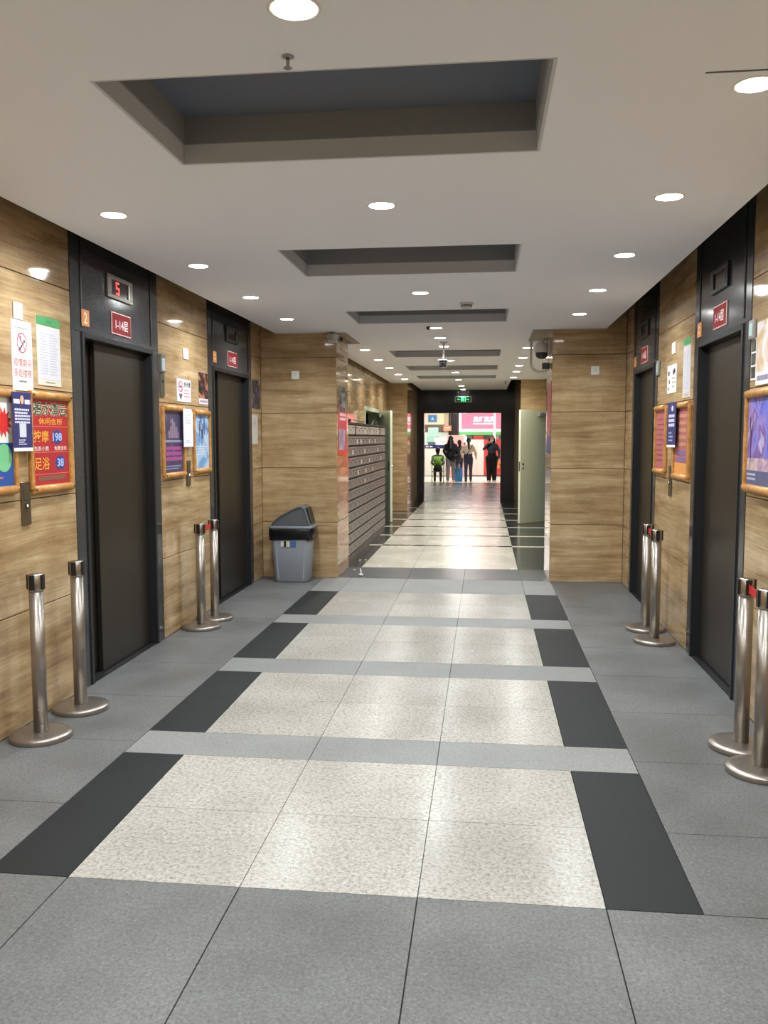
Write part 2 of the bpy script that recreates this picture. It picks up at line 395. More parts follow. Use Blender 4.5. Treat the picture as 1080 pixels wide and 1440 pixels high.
panels_y(wfl, 18.7, [(-2.08, -1.66, 1)]); panels_x(wfl, -1.66, 1, [(18.72, 21.45, 2)])
wfr = backing('wall_far_right', [(0.752, 1.52, 17.921, 21.45, 0, ZT)], 'far right corridor pier beside the black portal')
panels_y(wfr, 17.9, [(0.73, 1.30, 1)]); panels_x(wfr, 0.73, -1, [(17.92, 21.45, 2)])
wb = backing('wall_back', [(-2.78, 1.77, Y0-0.2, Y0, 0, ZT)], 'lobby wall behind the viewpoint')
panels_y(wb, Y0, [(XL, XR, 3)], th=0.02)
# dark service rooms behind the two corridor doors
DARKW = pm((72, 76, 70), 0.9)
mb = MB(); mb.box(-3.6, -3.5, 14.8, 17.2, 0, 2.4); mb.box(-3.5, -2.3, 14.8, 14.9, 0, 2.4); mb.box(-3.5, -2.3, 17.1, 17.2, 0, 2.4); mb.box(-3.5, -2.3, 14.9, 17.1, 2.3, 2.4); mb.box(-3.5, -2.3, 14.9, 17.1, -0.12, -0.02)
struct(mb.build('wall_service_left', DARKW), 'unlit service room seen through the left corridor doorway', 'wall')
mb = MB(); mb.box(2.7, 2.8, 15.6, 17.2, 0, 2.4); mb.box(1.52, 2.7, 15.6, 15.7, 0, 2.4); mb.box(1.52, 2.7, 17.1, 17.2, 0, 2.4); mb.box(1.52, 2.7, 15.7, 17.1, 2.3, 2.4); mb.box(1.52, 2.7, 15.7, 17.1, -0.12, -0.02)
struct(mb.build('wall_service_right', DARKW), 'unlit service room behind the right corridor door', 'wall')

# ------------------------------------------------------------------ ceiling with recesses and open edge gaps
ZC, ZB = 2.774, 2.855
RX = (-1.306, 0.217)
RY = [(-2.4, -1.5), (0.2, 1.09), (2.825, 3.715), (5.42, 6.317), (8.082, 8.965), (11.76, 12.73), (14.25, 15.2), (16.53, 17.4)]
zones = [(-2.35, 1.30, Y0, YE), (-1.55, 0.52, YE, 10.85), (-2.0, 1.22, 10.85, 17.9), (-2.0, 0.53, 17.9, 18.7), (-1.555, 0.53, 18.7, 21.45)]
xs = sorted({v for z in zones for v in z[:2]} | set(RX)); ys = sorted({v for z in zones for v in z[2:]} | {v for r in RY for v in r})
def solid(i, j):
    if not (0 <= i < len(xs)-1 and 0 <= j < len(ys)-1): return False
    x, y = (xs[i]+xs[i+1])/2, (ys[j]+ys[j+1])/2
    if RX[0] < x < RX[1] and any(a < y < b for a, b in RY): return False
    return any(a < x < b and c < y < d for a, b, c, d in zones)
bm = bmesh.new(); vd = {}
def V(i, j, k):
    if (i, j, k) not in vd: vd[i, j, k] = bm.verts.new((xs[i], ys[j], (ZC, ZB)[k]))
    return vd[i, j, k]
for i in range(len(xs)-1):
    for j in range(len(ys)-1):
        if not solid(i, j): continue
        bm.faces.new([V(i, j, 0), V(i, j+1, 0), V(i+1, j+1, 0), V(i+1, j, 0)])
        bm.faces.new([V(i, j, 1), V(i+1, j, 1), V(i+1, j+1, 1), V(i, j+1, 1)])
        for di, dj, e in ((-1, 0, ((i, j), (i, j+1))), (1, 0, ((i+1, j+1), (i+1, j))), (0, -1, ((i+1, j), (i, j))), (0, 1, ((i, j+1), (i+1, j+1)))):
            if not solid(i+di, j+dj):
                (a, b), (c, d) = e
                bm.faces.new([V(a, b, 0), V(a, b, 1), V(c, d, 1), V(c, d, 0)])
bmesh.ops.recalc_face_normals(bm, faces=bm.faces[:])
me = bpy.data.meshes.new('ceiling'); bm.to_mesh(me); bm.free(); me.materials.append(CEILM)
ceil = struct(link('ceiling', me), 'white plasterboard ceiling with a row of dark rectangular recesses', 'ceiling')
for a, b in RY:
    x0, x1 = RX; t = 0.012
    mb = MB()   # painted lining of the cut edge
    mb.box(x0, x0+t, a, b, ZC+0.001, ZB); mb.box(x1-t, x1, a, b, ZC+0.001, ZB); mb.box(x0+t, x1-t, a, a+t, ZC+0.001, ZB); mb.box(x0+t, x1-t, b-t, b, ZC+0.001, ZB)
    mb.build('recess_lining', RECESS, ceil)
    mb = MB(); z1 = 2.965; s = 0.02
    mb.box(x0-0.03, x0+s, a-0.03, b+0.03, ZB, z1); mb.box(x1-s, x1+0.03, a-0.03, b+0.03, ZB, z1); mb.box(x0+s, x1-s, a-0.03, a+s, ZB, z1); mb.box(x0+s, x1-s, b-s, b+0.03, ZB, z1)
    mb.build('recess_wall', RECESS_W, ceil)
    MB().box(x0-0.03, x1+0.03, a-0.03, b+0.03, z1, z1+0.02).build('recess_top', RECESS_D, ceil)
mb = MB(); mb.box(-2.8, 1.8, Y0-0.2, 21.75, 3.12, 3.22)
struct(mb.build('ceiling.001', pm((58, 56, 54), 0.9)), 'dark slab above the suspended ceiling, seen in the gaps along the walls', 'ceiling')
for x0, x1 in ((-1.66, -1.551), (0.521, 0.73)): plate('soffit_strip', x0, x1, YE+0.002, 10.85, ZC+0.012, ZC+0.024, pm((150, 136, 120), 0.5), ceil)
plate('access_slit', 0.70, 0.90, 2.992, 3.002, ZC-0.0015, ZC, pm((96, 92, 88), 0.8), ceil)

# ------------------------------------------------------------------ portal to the mall
mb = MB(); mb.box(-2.08, -1.49, 21.45, 21.75, 0, 2.205)
portal = thing('trim_1', 'black polished granite portal at the end of the corridor', 'portal'); portal['kind'] = 'structure'
mb.build('jamb', B_PORT, portal)
MB().box(0.40, 1.30, 21.45, 21.75, 0, 2.205).build('jamb', B_PORT, portal)
MB().box(-2.08, 1.30, 21.45, 21.75, 2.205, ZT).build('header', B_PORT, portal)
MB().box(-1.49, 0.40, 21.42, 21.75, -0.05, 0.002).build('threshold', pm((120, 112, 100), 0.3), portal)

# ------------------------------------------------------------------ downlights
me_ring = me_lens = None
def downlight(x, y, label, group, power=1.0, warm=0.0):
    global me_ring, me_lens
    t = thing('downlight', label, 'ceiling light', (x, y, ZC), group=group)
    if me_ring is None:
        mb = MB(); n = 28
        prof = [(0.061, -0.001), (0.070, -0.004), (0.076, -0.001), (0.076, 0.002), (0.061, 0.002)]
        rings = [[(r*math.cos(2*PI*i/n), r*math.sin(2*PI*i/n), z) for i in range(n)] for r, z in prof]
        bmv = [[mb.bm.verts.new(p) for p in r] for r in rings]
        for A, B in zip(bmv, bmv[1:]+bmv[:1]):
            for i in range(n): mb.bm.faces.new((A[i], A[(i+1) % n], B[(i+1) % n], B[i])).smooth = True
        o = mb.build('trim_ring', WHITE, t); me_ring = o.data
        o = MB().lathe([(0.063, 0.0015), (0.063, -0.0025), (0.03, -0.006)], 28).build('lens', pm((255, 250, 242), 0.4, emit=LENS_EMIT), t); me_lens = o.data
    else:
        link('trim_ring', me_ring, t); link('lens', me_lens, t)
    l = bpy.data.lights.new('lamp', 'SPOT'); l.energy = SPOT_W*power; l.spot_size = math.radians(SPOT_ANGLE); l.spot_blend = SPOT_BLEND; l.shadow_soft_size = 0.05
    l.color = (0.92+0.06*warm, 0.985-0.01*warm, 1.0-0.06*warm)
    lo = bpy.data.objects.new('lamp', l); COL.objects.link(lo); lo.parent = t; lo.location = (0, 0, -0.02)
ORD = ['first', 'second', 'third', 'fourth', 'fifth', 'sixth', 'seventh', 'eighth', 'ninth', 'tenth', 'eleventh', 'twelfth']
LY = [3.115, 4.474, 5.836, 7.175, 8.509]
for s, x in (('left', -1.954), ('right', 0.89)):
    for i, y in enumerate(LY):
        downlight(x, y, f'{ORD[i]} lit round downlight from the camera in the lobby ceiling row along the {s} lifts', 'lobby ceiling downlights')
    for i, y in enumerate([1.75, 0.39, -0.97, -2.3]):
        downlight(x, y, f'{ORD[i]} lit downlight behind the viewpoint in the {s} lobby row', 'lobby ceiling downlights')
cyl = [2.429, 4.459, 7.131, 9.39, 10.312, 11.274, 13.338, 15.727, 17.748, 19.81, 21.25]
cw = ['just before the nearest recess, at the top edge', 'between the first and second recess', 'between the second and third recess', 'just beyond the third recess', 'at the mouth of the corridor', 'behind the hanging camera bracket', 'between the fourth and fifth recess', 'between the fifth and sixth recess', 'just beyond the last recess', 'in the narrow end of the corridor', 'in front of the green exit sign']
for y, tx in zip(cyl, cw):
    downlight(-0.528, y, 'lit downlight of the middle ceiling row, '+tx, 'middle row downlights', 1.0 if y < 10 else (0.65 if y < 21 else 0.25), 0.4 if y > 10 else 0)
downlight(-0.528, 0.0, 'lit downlight of the middle ceiling row, above the viewpoint', 'middle row downlights')
for s, x, L_ in (('left', -1.6, [11.586, 13.08, 14.6, 16.1, 17.4]), ('right', 0.556, [11.588, 13.01, 14.40, 15.7, 17.2])):
    for i, y in enumerate(L_):
        downlight(x, y, f'{ORD[i]} lit downlight of the {s} row in the corridor beyond the piers', 'corridor downlights', 0.7, 0.8)

# ------------------------------------------------------------------ elevators
def elevator(key, label, lit):
    side, ya, yb = EL[key]
    W = yb-ya
    t = mount('elevator', label, 'elevator', side, (ya+yb)/2, 0, 'lobby elevators')
    h = W/2; o = h-0.125; zt = 2.27; zh = ZT
    for s in (-1, 1):
        a, b = sorted((s*o, s*h))
        MB().box(a, b, 0, zt, -0.2, 0.004, 0.002).build('jamb', B_GRAN, t)
    MB().box(-h, h, zt, zh, -0.2, 0.004, 0.002).build('header', B_GRAN, t)
    for a in (h-0.15, -h+0.13): MB().box(a, a+0.02, zt+0.03, zh, 0.0035, 0.009).build('header_strip', BLACK, t)
    mb = MB(); q = 0.035
    mb.box(-o, -o+q, 0, zt, -0.19, 0.014, 0.003); mb.box(o-q, o, 0, zt, -0.19, 0.014, 0.003); mb.box(-o+q, o-q, zt-q, zt, -0.19, 0.014, 0.003)
    mb.build('door_frame', REVEAL, t)
    sm = -0.29 if side == 'L' else 0.29      # two side-sliding leaves, the narrow one set back
    lo1, hi1 = (sm, o-q) if side == 'L' else (-o+q, sm)
    lo2, hi2 = (-o+q, sm+0.02) if side == 'L' else (sm-0.02, o-q)
    MB().box(lo1, hi1, 0.012, zt-q, -0.085, -0.05, 0.003).build('door_panel', DOORM, t)
    MB().box(lo2, hi2, 0.012, zt-q, -0.125, -0.09, 0.003).build('door_panel', DOORM, t)
    mb = MB(); mb.box(-o+q, o-q, -0.012, 0.004, -0.2, -0.0)
    for i in range(2): mb.box(-o+q, o-q, 0.004, 0.008, -0.075-0.04*i, -0.06-0.04*i)
    mb.build('sill', REVEAL, t)
    MB().box(-h, h, 0, ZT, -0.26, -0.2).build('shaft_wall', BLACK, t)
    bz = MB(); bw, bh, z = 0.205, 0.078, 2.625
    bz.box(-bw, bw, z+0.052, z+bh, 0.004, 0.022, 0.003); bz.box(-bw, bw, z-bh, z-0.052, 0.004, 0.022, 0.003)
    bz.box(-bw, -bw+0.062, z-0.0525, z+0.0525, 0.004, 0.022, 0.003); bz.box(bw-0.062, bw, z-0.0525, z+0.0525, 0.004, 0.022, 0.003)
    d = bz.build('floor_display', BEZEL if lit else REVEAL, t)
    MB().box(-bw+0.06, bw-0.06, z-0.054, z+0.054, 0.004, 0.012).build('screen', pm((24, 18, 22), 0.15), d)
    if lit:
        e = MB(); e.mi = 0; x0, x1 = -0.055, -0.005; zz = [z-0.036, z, z+0.036]; k = 0.006
        e.box(x0, x1, zz[2]-k, zz[2]+k, 0.012, 0.0135); e.box(x0, x1, zz[1]-k, zz[1]+k, 0.012, 0.0135); e.box(x0, x1, zz[0]-k, zz[0]+k, 0.012, 0.0135)
        e.box(x0, x0+2*k, zz[1], zz[2], 0.012, 0.0135); e.box(x1-2*k, x1, zz[0], zz[1], 0.012, 0.0135)
        e.build('digit', pm((255, 60, 60), 0.4, emit=2.0), d)['label'] = 'glowing red numeral 5'
    return t
elevator('L1', 'dark elevator with a red 5 on its floor display, nearest on the left wall', True)
elevator('L2', 'dark elevator beside the grey bin, far one on the left wall', False)
elevator('R1', 'dark elevator nearest on the right wall, its floor display dark', False)
elevator('R2', 'dark elevator beside the right end pier, far one on the right wall', False)
wh = {'L1': 'nearest left elevator', 'L2': 'far left elevator', 'R1': 'nearest right elevator', 'R2': 'far right elevator'}
for k, num in (('L1', '2'), ('L2', '1'), ('R1', '3'), ('R2', '4')):
    side, ya, yb = EL[k]; c = (ya+yb)/2; sg = 1 if side == 'L' else -1
    t = mount('floor_sign', f'dark red plate reading 1-14 above the {wh[k]} door', 'sign', side, c+sg*0.02, 2.385, 'red floor range plates', 0.004)
    plate('plate', -0.16, 0.16, -0.075, 0.075, 0, 0.008, pm((206, 168, 160), 0.3), t, 0.002)
    plate('face', -0.152, 0.152, -0.067, 0.067, 0.008, 0.0095, DARKRED, t)
    text('1-14层', -0.115, 0.115, -0.04, 0.03, 0.0095, pm((236, 222, 216), 0.5), t, 0.0)
    a = -(yb-ya)/2+0.15 if k[0] == 'R' else -(yb-ya)/2+0.185
    t = mount('number_sign', f'small orange number plate at the upper corner of the {wh[k]}', 'sign', side, c+sg*a, 2.36, 'orange number plates', 0.004)
    plate('plate', -0.055, 0.055, -0.052, 0.052, 0, 0.006, ORANGE, t, 0.002)
    if k == 'L1':
        text(num, -0.03, 0.03, -0.036, 0.036, 0.006, pm((244, 214, 190), 0.5), t, 0.02)
    else:
        small_print(-0.02, 0.02, -0.034, 0.034, 2, 0.006, pm((240, 205, 180), 0.5), t)

# ------------------------------------------------------------------ wall fittings
def switch_plate(side, h, z, label, wd=0.09, hh=0.092):
    t = mount('switch_plate', label, 'switch', side, h, z, 'white wall switch plates')
    plate('plate', -wd/2, wd/2, -hh/2, hh/2, 0, 0.01, WHITE, t, 0.003)
    plate('rocker', -wd*0.16, wd*0.16, -hh*0.05, hh*0.3, 0.01, 0.0135, pm((214, 216, 214), 0.4), t, 0.001)
switch_plate('L', 4.50, 2.29, 'small white switch plate above the no-escalator poster on the left wall')
switch_plate('L', 7.16, 2.312, 'small white switch plate between the two left elevators', 0.12)
switch_plate('E', -2.126, 2.307, 'small white switch plate on the end pier above the grey bin')
switch_plate('E', 1.189, 2.325, 'small white switch plate on the right end pier')
switch_plate('R', 7.27, 2.318, 'small white switch plate between the two right elevators', 0.12)
def call_panel(side, h, z, label, hh=0.24, lit=False):
    t = mount('call_button_panel', label, 'button panel', side, h, z, 'elevator call button panels')
    plate('faceplate', -0.045, 0.045, -hh/2, hh/2, 0, 0.012, pm((118, 106, 86), 0.35, 0.8), t, 0.003)
    plate('indicator', -0.03, 0.03, 0.02, hh/2-0.02, 0.012, 0.0135, pm((70, 64, 54), 0.25), t, 0.001)
    MB().disc((0, -0.012, 0.012), 0.017, 20, 0.004).build('button', pm((40, 40, 40), 0.3), t)
    MB().disc((0, -0.012, 0.016), 0.008, 16, 0.001).build('button_light', pm((255, 248, 235), 0.3, emit=2.0 if lit else 0.2), t)
call_panel('L', 4.51, 1.24, 'brushed metal call button panel under the navy poster, nearest on the left wall')
call_panel('L', 7.17, 1.30, 'metal call button panel with a lit button between the left elevators', 0.22, True)
call_panel('R', 7.28, 1.245, 'metal call button panel between the right elevators', 0.25)
def control_box(side, h, z, label):
    t = mount('control_box', label, 'control box', side, h, z, 'key control boxes')
    plate('upper_box', -0.045, 0.045, 0.02, 0.16, 0, 0.022, pm((120, 120, 118), 0.35, 0.4), t, 0.004)
    plate('display', -0.03, 0.03, 0.035, 0.13, 0.022, 0.024, pm((176, 188, 194), 0.2), t)
    plate('lower_plate', -0.045, 0.045, -0.17, 0.015, 0, 0.012, pm((112, 110, 104), 0.35, 0.7), t, 0.003)
    MB().disc((0.005, -0.05, 0.012), 0.013, 16, 0.004).build('keyhole', BLACK, t)
    return t
control_box('L', 6.60, 2.095, 'grey metal key control box at the right edge of the nearest left elevator')
t = mount('card_reader', 'small pale card reader beside the nearest right elevator', 'card reader', 'R', 5.185, 2.21, 'pale card readers')
plate('housing', -0.045, 0.045, -0.055, 0.055, 0, 0.02, pm((150, 150, 148), 0.35), t, 0.006, 2); plate('window', -0.028, 0.028, -0.035, 0.035, 0.02, 0.0215, pm((190, 216, 214), 0.3), t)
t = mount('card_reader', 'small pale card reader beside the far right elevator', 'card reader', 'R', 7.875, 2.205, 'pale card readers')
plate('housing', -0.045, 0.045, -0.065, 0.065, 0, 0.02, pm((140, 140, 132), 0.35), t, 0.006, 2); plate('window', -0.028, 0.028, -0.04, 0.04, 0.02, 0.0215, pm((180, 200, 190), 0.3), t)

# ------------------------------------------------------------------ posters and notices
def frame_poster(side, h0, h1, z0, z1, label, mat):
    t = mount('framed_poster', label, 'poster', side, (h0+h1)/2, (z0+z1)/2, 'wood framed advertising posters')
    a, b = (h1-h0)/2, (z1-z0)/2; r = 0.024
    plate('backboard', -a+0.01, a-0.01, -b+0.01, b-0.01, 0, 0.008, pm((150, 110, 64), 0.6), t)
    plate('poster_sheet', -a+0.02, a-0.02, -b+0.02, b-0.02, 0.008, 0.010, mat, t)
    MB().tube((-a, b-r, 0.012), (a, b-r, 0.012), r, n=14).build('frame_rail', WOOD, t)
    MB().tube((-a, -b+r, 0.012), (a, -b+r, 0.012), r, n=14).build('frame_rail', WOOD, t)
    for s in (-1, 1): MB().box(s*a-0.014, s*a+0.014, -b+r, b-r, 0, 0.026, 0.006).build('frame_rail', WOOD, t)
    mb = MB()
    for sx in (-1, 1):
        for sy in (-1, 1): mb.disc((sx*(a-0.008), sy*(b-r), 0.035), 0.008, 10, 0.002)
    mb.build('screw_cap', STEEL, t)
    return t, a-0.02, b-2*r
# nearest left: blue advert cut by the picture edge
t, a, b = frame_poster('L', 3.84, 4.41, 1.30, 1.862, 'wood framed blue and white advert with a red burst, cut by the left picture edge', pm((238, 234, 226), 0.4))
plate('print', -a, a, -b, -b*0.02, 0.010, 0.0108, pm((40, 84, 158), 0.4), t)
mb = MB(); st = []
for i in range(24):
    r = 0.085 if i % 2 else 0.05; q = 2*PI*i/24; st.append((a-0.085+r*math.cos(q), b-0.13+r*math.sin(q)))
mb.prism(st, 0.0105, 0.0112); mb.build('print', pm((216, 52, 50), 0.4), t)
MB().disc((a-0.09, -b*0.36, 0.0108), 0.075, 24, 0.0006).build('print', pm((122, 196, 140), 0.4), t)
small_print(-a+0.03, a-0.01, -b+0.01, -b*0.66, 3, 0.0108, pm((196, 110, 150), 0.4), t)
small_print(-0.02, a-0.02, 0.03, 0.10, 2, 0.010, pm((60, 130, 130), 0.4), t)
# red advert
t, a, b = frame_poster('L', 4.575, 5.035, 1.285, 1.868, 'wood framed red massage advert next to the nearest left elevator', pm((176, 44, 52), 0.4))
lt = pm((232, 208, 196), 0.5); oj = pm((240, 170, 60), 0.45); lb = pm((160, 190, 232), 0.45)
a0, a1 = -a+0.015, a-0.01
def fy(p): return b-(p-130)/820*2*b
text('碧水清云', a0, a1, fy(285), fy(148), 0.0105, pm((228, 220, 190), 0.5), t, 0.05, True)
text('碧水清云', a0+0.004, a1-0.004, fy(281), fy(152), 0.0115, pm((58, 84, 62), 0.5), t, 0.012, True)
text('休闲会所', a0+0.06, a1-0.06, fy(368), fy(304), 0.0105, oj, t, 0.01, True)
for p in (386, 636, 848): plate('print', -a+0.003, a-0.003, fy(p)-0.002, fy(p)+0.002, 0.010, 0.0107, pm((226, 110, 90), 0.5), t)
text('按摩', a0, a0+0.17, fy(540), fy(424), 0.0105, oj, t, 0.01, True)
text('足浴', a0, a0+0.17, fy(805), fy(684), 0.0105, oj, t, 0.01, True)
for x, p in ((a1-0.125, 488), (a1-0.095, 742)): MB().disc((x, fy(p), 0.010), 0.058, 24, 0.0008, 0.042).build('print', pm((54, 66, 140), 0.45), t)
text('198', a1-0.18, a1-0.07, fy(528), fy(446), 0.0112, lb, t, 0.03, True)
text('38', a1-0.135, a1-0.055, fy(782), fy(700), 0.0112, lb, t, 0.03, True)
text('免茶小费', a0, a0+0.165, fy(622), fy(576), 0.0105, lt, t, 0.01, True)
text('免费自助', a1-0.165, a1-0.015, fy(622), fy(576), 0.0105, lt, t, 0.01, True)
small_print(a0+0.04, a1-0.04, fy(912), fy(864), 1, 0.0105, pm((128, 96, 76), 0.5), t, 0.9, False)
# navy notice hanging over both frames
def navy(side, h0, h1, z0, z1, label, left=True):
    q = 1-0.036/(2.53 if side == 'L' else 1.52)   # hangs clear of the wall on the frame rails
    h0, h1, z0, z1 = h0*q, h1*q, 1.6+(z0-1.6)*q, 1.6+(z1-1.6)*q
    t = mount('navy_notice', label, 'notice', side, (h0+h1)/2, (z0+z1)/2, 'navy paper notices', 0.036)
    a, b = (h1-h0)/2, (z1-z0)/2
    plate('sheet', -a, a, -b, b, 0, 0.003, NAVY, t)
    plate('print', -a, a, -b, -b+0.018, 0.003, 0.0036, PAPER, t)
    return t, a, b
t, a, b = navy('L', 4.415, 4.612, 1.53, 1.852, 'navy paper notice with white text hung between the two near left frames')
small_print(-a+0.012, -0.025, b-0.065, b-0.035, 1, 0.003, PAPER, t, 0.8, False); small_print(0.028, a-0.012, b-0.065, b-0.035, 1, 0.003, PAPER, t, 0.8, False)
MB().disc((0, b-0.04, 0.003), 0.018, 16, 0.0008, 0.024).build('print', pm((214, 170, 140), 0.5), t)
small_print(-a+0.02, a-0.015, b-0.17, b-0.085, 5, 0.003, pm((214, 214, 230), 0.6), t, 0.6)
plate('print', -0.034, 0.034, -b+0.075, -b+0.15, 0.003, 0.0036, pm((206, 206, 214), 0.6), t)
small_print(-0.045, 0.04, -b+0.032, -b+0.066, 3, 0.003, pm((200, 200, 220), 0.6), t, 0.55)
# no-escalator poster
t = mount('paper_poster', 'white paper poster with a red no-escalator ring and red text on the left wall', 'poster', 'L', 4.533, 2.052)
a, b = 0.105, 0.19
plate('sheet', -a, a, -b, b, 0, 0.004, PAPER, t)
n = 32; mb = MB()
for i in range(n):
    q0, q1 = 2*PI*i/n, 2*PI*(i+1)/n
    mb.prism([(0.052*math.cos(q0), 0.07+0.056*math.sin(q0)), (0.052*math.cos(q1), 0.07+0.056*math.sin(q1)), (0.045*math.cos(q1), 0.07+0.049*math.sin(q1)), (0.045*math.cos(q0), 0.07+0.049*math.sin(q0))], 0.004, 0.0048)
mb.prism([(-0.035, 0.108), (-0.03, 0.112), (0.036, 0.034), (0.031, 0.03)], 0.004, 0.0048)
mb.build('prohibition_ring', pm((186, 44, 64), 0.5), t)
mb = MB()
for i in range(4): mb.box(-0.028+0.015*i, -0.013+0.015*i, 0.03+0.014*i, 0.046+0.014*i, 0.004, 0.0046)
mb.disc((-0.012, 0.104, 0.004), 0.006, 10, 0.0006); mb.box(-0.017, -0.007, 0.076, 0.098, 0.004, 0.0046)
mb.build('pictogram', BLACK, t)
text('疫情期间', -a+0.015, a-0.015, -0.062, -0.015, 0.004, pm((220, 72, 62), 0.5), t, 0.006, True)
text('多走楼梯', -a+0.015, a-0.015, -0.118, -0.071, 0.004, pm((220, 72, 62), 0.5), t, 0.006, True)
small_print(-0.04, 0.04, -0.148, -0.132, 1, 0.004, pm((120, 110, 110), 0.5), t, 0.6, False)
small_print(-0.07, 0.07, 0.145, 0.155, 1, 0.004, pm((130, 150, 140), 0.5), t, 0.7, False)
# printed notice in a clear holder with green head
def holder(side, h0, h1, z0, z1, label):
    t = mount('notice_holder', label, 'notice', side, (h0+h1)/2, (z0+z1)/2, 'clear notice holders with green heads')
    a, b = (h1-h0)/2, (z1-z0)/2
    plate('backing', -a, a, -b, b, 0, 0.005, pm((222, 214, 198), 0.25), t, 0.001)
    plate('sheet', -a+0.018, a-0.01, -b+0.035, b-0.06, 0.005, 0.006, pm((210, 208, 216), 0.3), t)
    plate('header', -a, a, b-0.048, b, 0.005, 0.0075, GREEN, t)
    text('公示栏', -0.03, 0.03, b-0.04, b-0.01, 0.0078, pm((40, 104, 62), 0.5), t, 0.02)
    small_print(-a+0.03, -0.008, -b+0.06, b-0.09, 16, 0.006, pm((184, 182, 192), 0.5), t, 0.4)
    small_print(0.004, a-0.03, -b+0.06, b-0.09, 16, 0.006, pm((184, 182, 192), 0.5), t, 0.4)
    small_print(-0.05, 0.06, -b+0.012, -b+0.026, 1, 0.005, pm((150, 146, 140), 0.5), t, 0.7, False)
holder('L', 4.695, 4.965, 1.905, 2.297, 'green headed clear notice holder above the red advert on the left wall')
holder('R', 6.69, 6.93, 1.90, 2.345, 'green headed clear notice holder on the right wall between elevators')
# between the left elevators
t, a, b = frame_poster('L', 6.585, 7.06, 1.275, 1.865, 'wood framed dark purple poster, left one of the pair between the left elevators', art([(40, 38, 62), (74, 66, 102), (58, 54, 84), (150, 130, 160)], (16, 12), 3))
mb = MB()
for i, (x, hh) in enumerate([(-0.10, 0.06), (-0.06, 0.10), (-0.02, 0.16), (0.02, 0.13), (0.06, 0.09), (0.1, 0.05)]): mb.box(x-0.016, x+0.016, 0.03, 0.03+hh, 0.0103, 0.0109)
mb.build('print', pm((140, 122, 140), 0.4), t)
small_print(-a+0.04, a-0.03, -0.16, -0.03, 3, 0.0103, pm((170, 80, 150), 0.4), t, 0.7, False); small_print(-a+0.02, a-0.02, -0.01, 0.02, 1, 0.0103, pm((150, 160, 180), 0.4), t, 0.6, False)
small_print(-a+0.04, a-0.05, -b+0.02, -b+0.06, 2, 0.0103, pm((140, 150, 190), 0.4), t)
t, a, b = frame_poster('L', 7.315, 7.745, 1.285, 1.85, 'wood framed pale blue poster, right one of the pair between the left elevators', art([(70, 124, 186), (128, 172, 216), (184, 208, 230), (104, 150, 204)], (5, 7), 5))
mb = MB()
for x, y in ((-0.06, 0.12), (-0.02, 0.17), (0.03, 0.10), (0.07, 0.14), (0.0, 0.05)):
    mb.disc((x, y+0.052, 0.0103), 0.013, 10, 0.0006); mb.box(x-0.014, x+0.014, y-0.02, y+0.04, 0.0103, 0.0109); mb.box(x-0.012, x-0.003, y-0.075, y-0.02, 0.0103, 0.0109); mb.box(x+0.004, x+0.013, y-0.075, y-0.02, 0.0103, 0.0109)
mb.build('print', pm((62, 70, 110), 0.4), t)
small_print(-a+0.03, a-0.05, -0.12, -0.03, 4, 0.0103, pm((210, 226, 240), 0.4), t, 0.45); plate('print', -a+0.02, -a+0.09, -b+0.03, -b+0.1, 0.0103, 0.011, pm((188, 200, 190), 0.4), t)
t = mount('paper_notice', 'white paper sheet hung between the purple and pale blue framed posters', 'notice', 'L', 7.10, 1.686, None, 0.036)
MB().prism([(-0.118, -0.16), (0.118, -0.16), (0.118, 0.13), (0.07, 0.16), (-0.118, 0.16)], 0, 0.002).build('sheet', pm((226, 230, 242), 0.6), t)
small_print(-0.09, 0.08, 0.03, 0.12, 4, 0.002, pm((186, 190, 206), 0.6), t, 0.4); small_print(-0.06, 0.06, -0.13, -0.1, 2, 0.002, pm((170, 190, 214), 0.6), t, 0.4)
t = mount('no_smoking_notice', 'white no smoking notice with a red ring between the left elevators', 'notice', 'L', 7.11, 2.0)
plate('sheet', -0.17, 0.17, -0.095, 0.095, 0, 0.004, pm((218, 216, 222), 0.4), t)
mb = MB()
for i in range(n):
    q0, q1 = 2*PI*i/n, 2*PI*(i+1)/n
    mb.prism([(-0.085+0.06*math.cos(q0), 0.03+0.045*math.sin(q0)), (-0.085+0.06*math.cos(q1), 0.03+0.045*math.sin(q1)), (-0.085+0.05*math.cos(q1), 0.03+0.036*math.sin(q1)), (-0.085+0.05*math.cos(q0), 0.03+0.036*math.sin(q0))], 0.004, 0.0048)
mb.prism([(-0.126, 0.058), (-0.12, 0.064), (-0.044, 0.002), (-0.05, -0.004)], 0.004, 0.0048)
mb.build('prohibition_ring', pm((190, 60, 90), 0.5), t)
mb = MB(); mb.box(-0.12, -0.05, 0.022, 0.036, 0.0042, 0.0047); mb.prism([(-0.13, -0.03), (-0.04, -0.03), (-0.085, -0.085)], 0.004, 0.0046); mb.build('pictogram', pm((90, 84, 100), 0.5), t)
text('禁止吸烟', 0.0, 0.15, 0.03, 0.075, 0.004, BLACK, t, 0.02, True)
small_print(0.0, 0.15, -0.06, 0.015, 3, 0.004, pm((190, 120, 140), 0.5), t, 0.35)
def dark_poster(side, h0, h1, z0, z1, label, cols, seed, strip=None, off=0.0, name='paper_poster'):
    t = mount(name, label, 'poster', side, (h0+h1)/2, (z0+z1)/2, None, off)
    a, b = (h1-h0)/2, (z1-z0)/2
    plate('sheet', -a, a, -b, b, 0, 0.004, art(cols, (9, 11), seed), t)
    if strip:
        hh, col = strip; plate('footer', -a, a, -b-hh, -b, 0, 0.004, pm(col, 0.5), t); small_print(-a+0.02, a-0.02, -b-hh*0.75, -b-hh*0.25, 1, 0.004, pm((150, 130, 160), 0.5), t, 0.7, False)
    return t, a, b
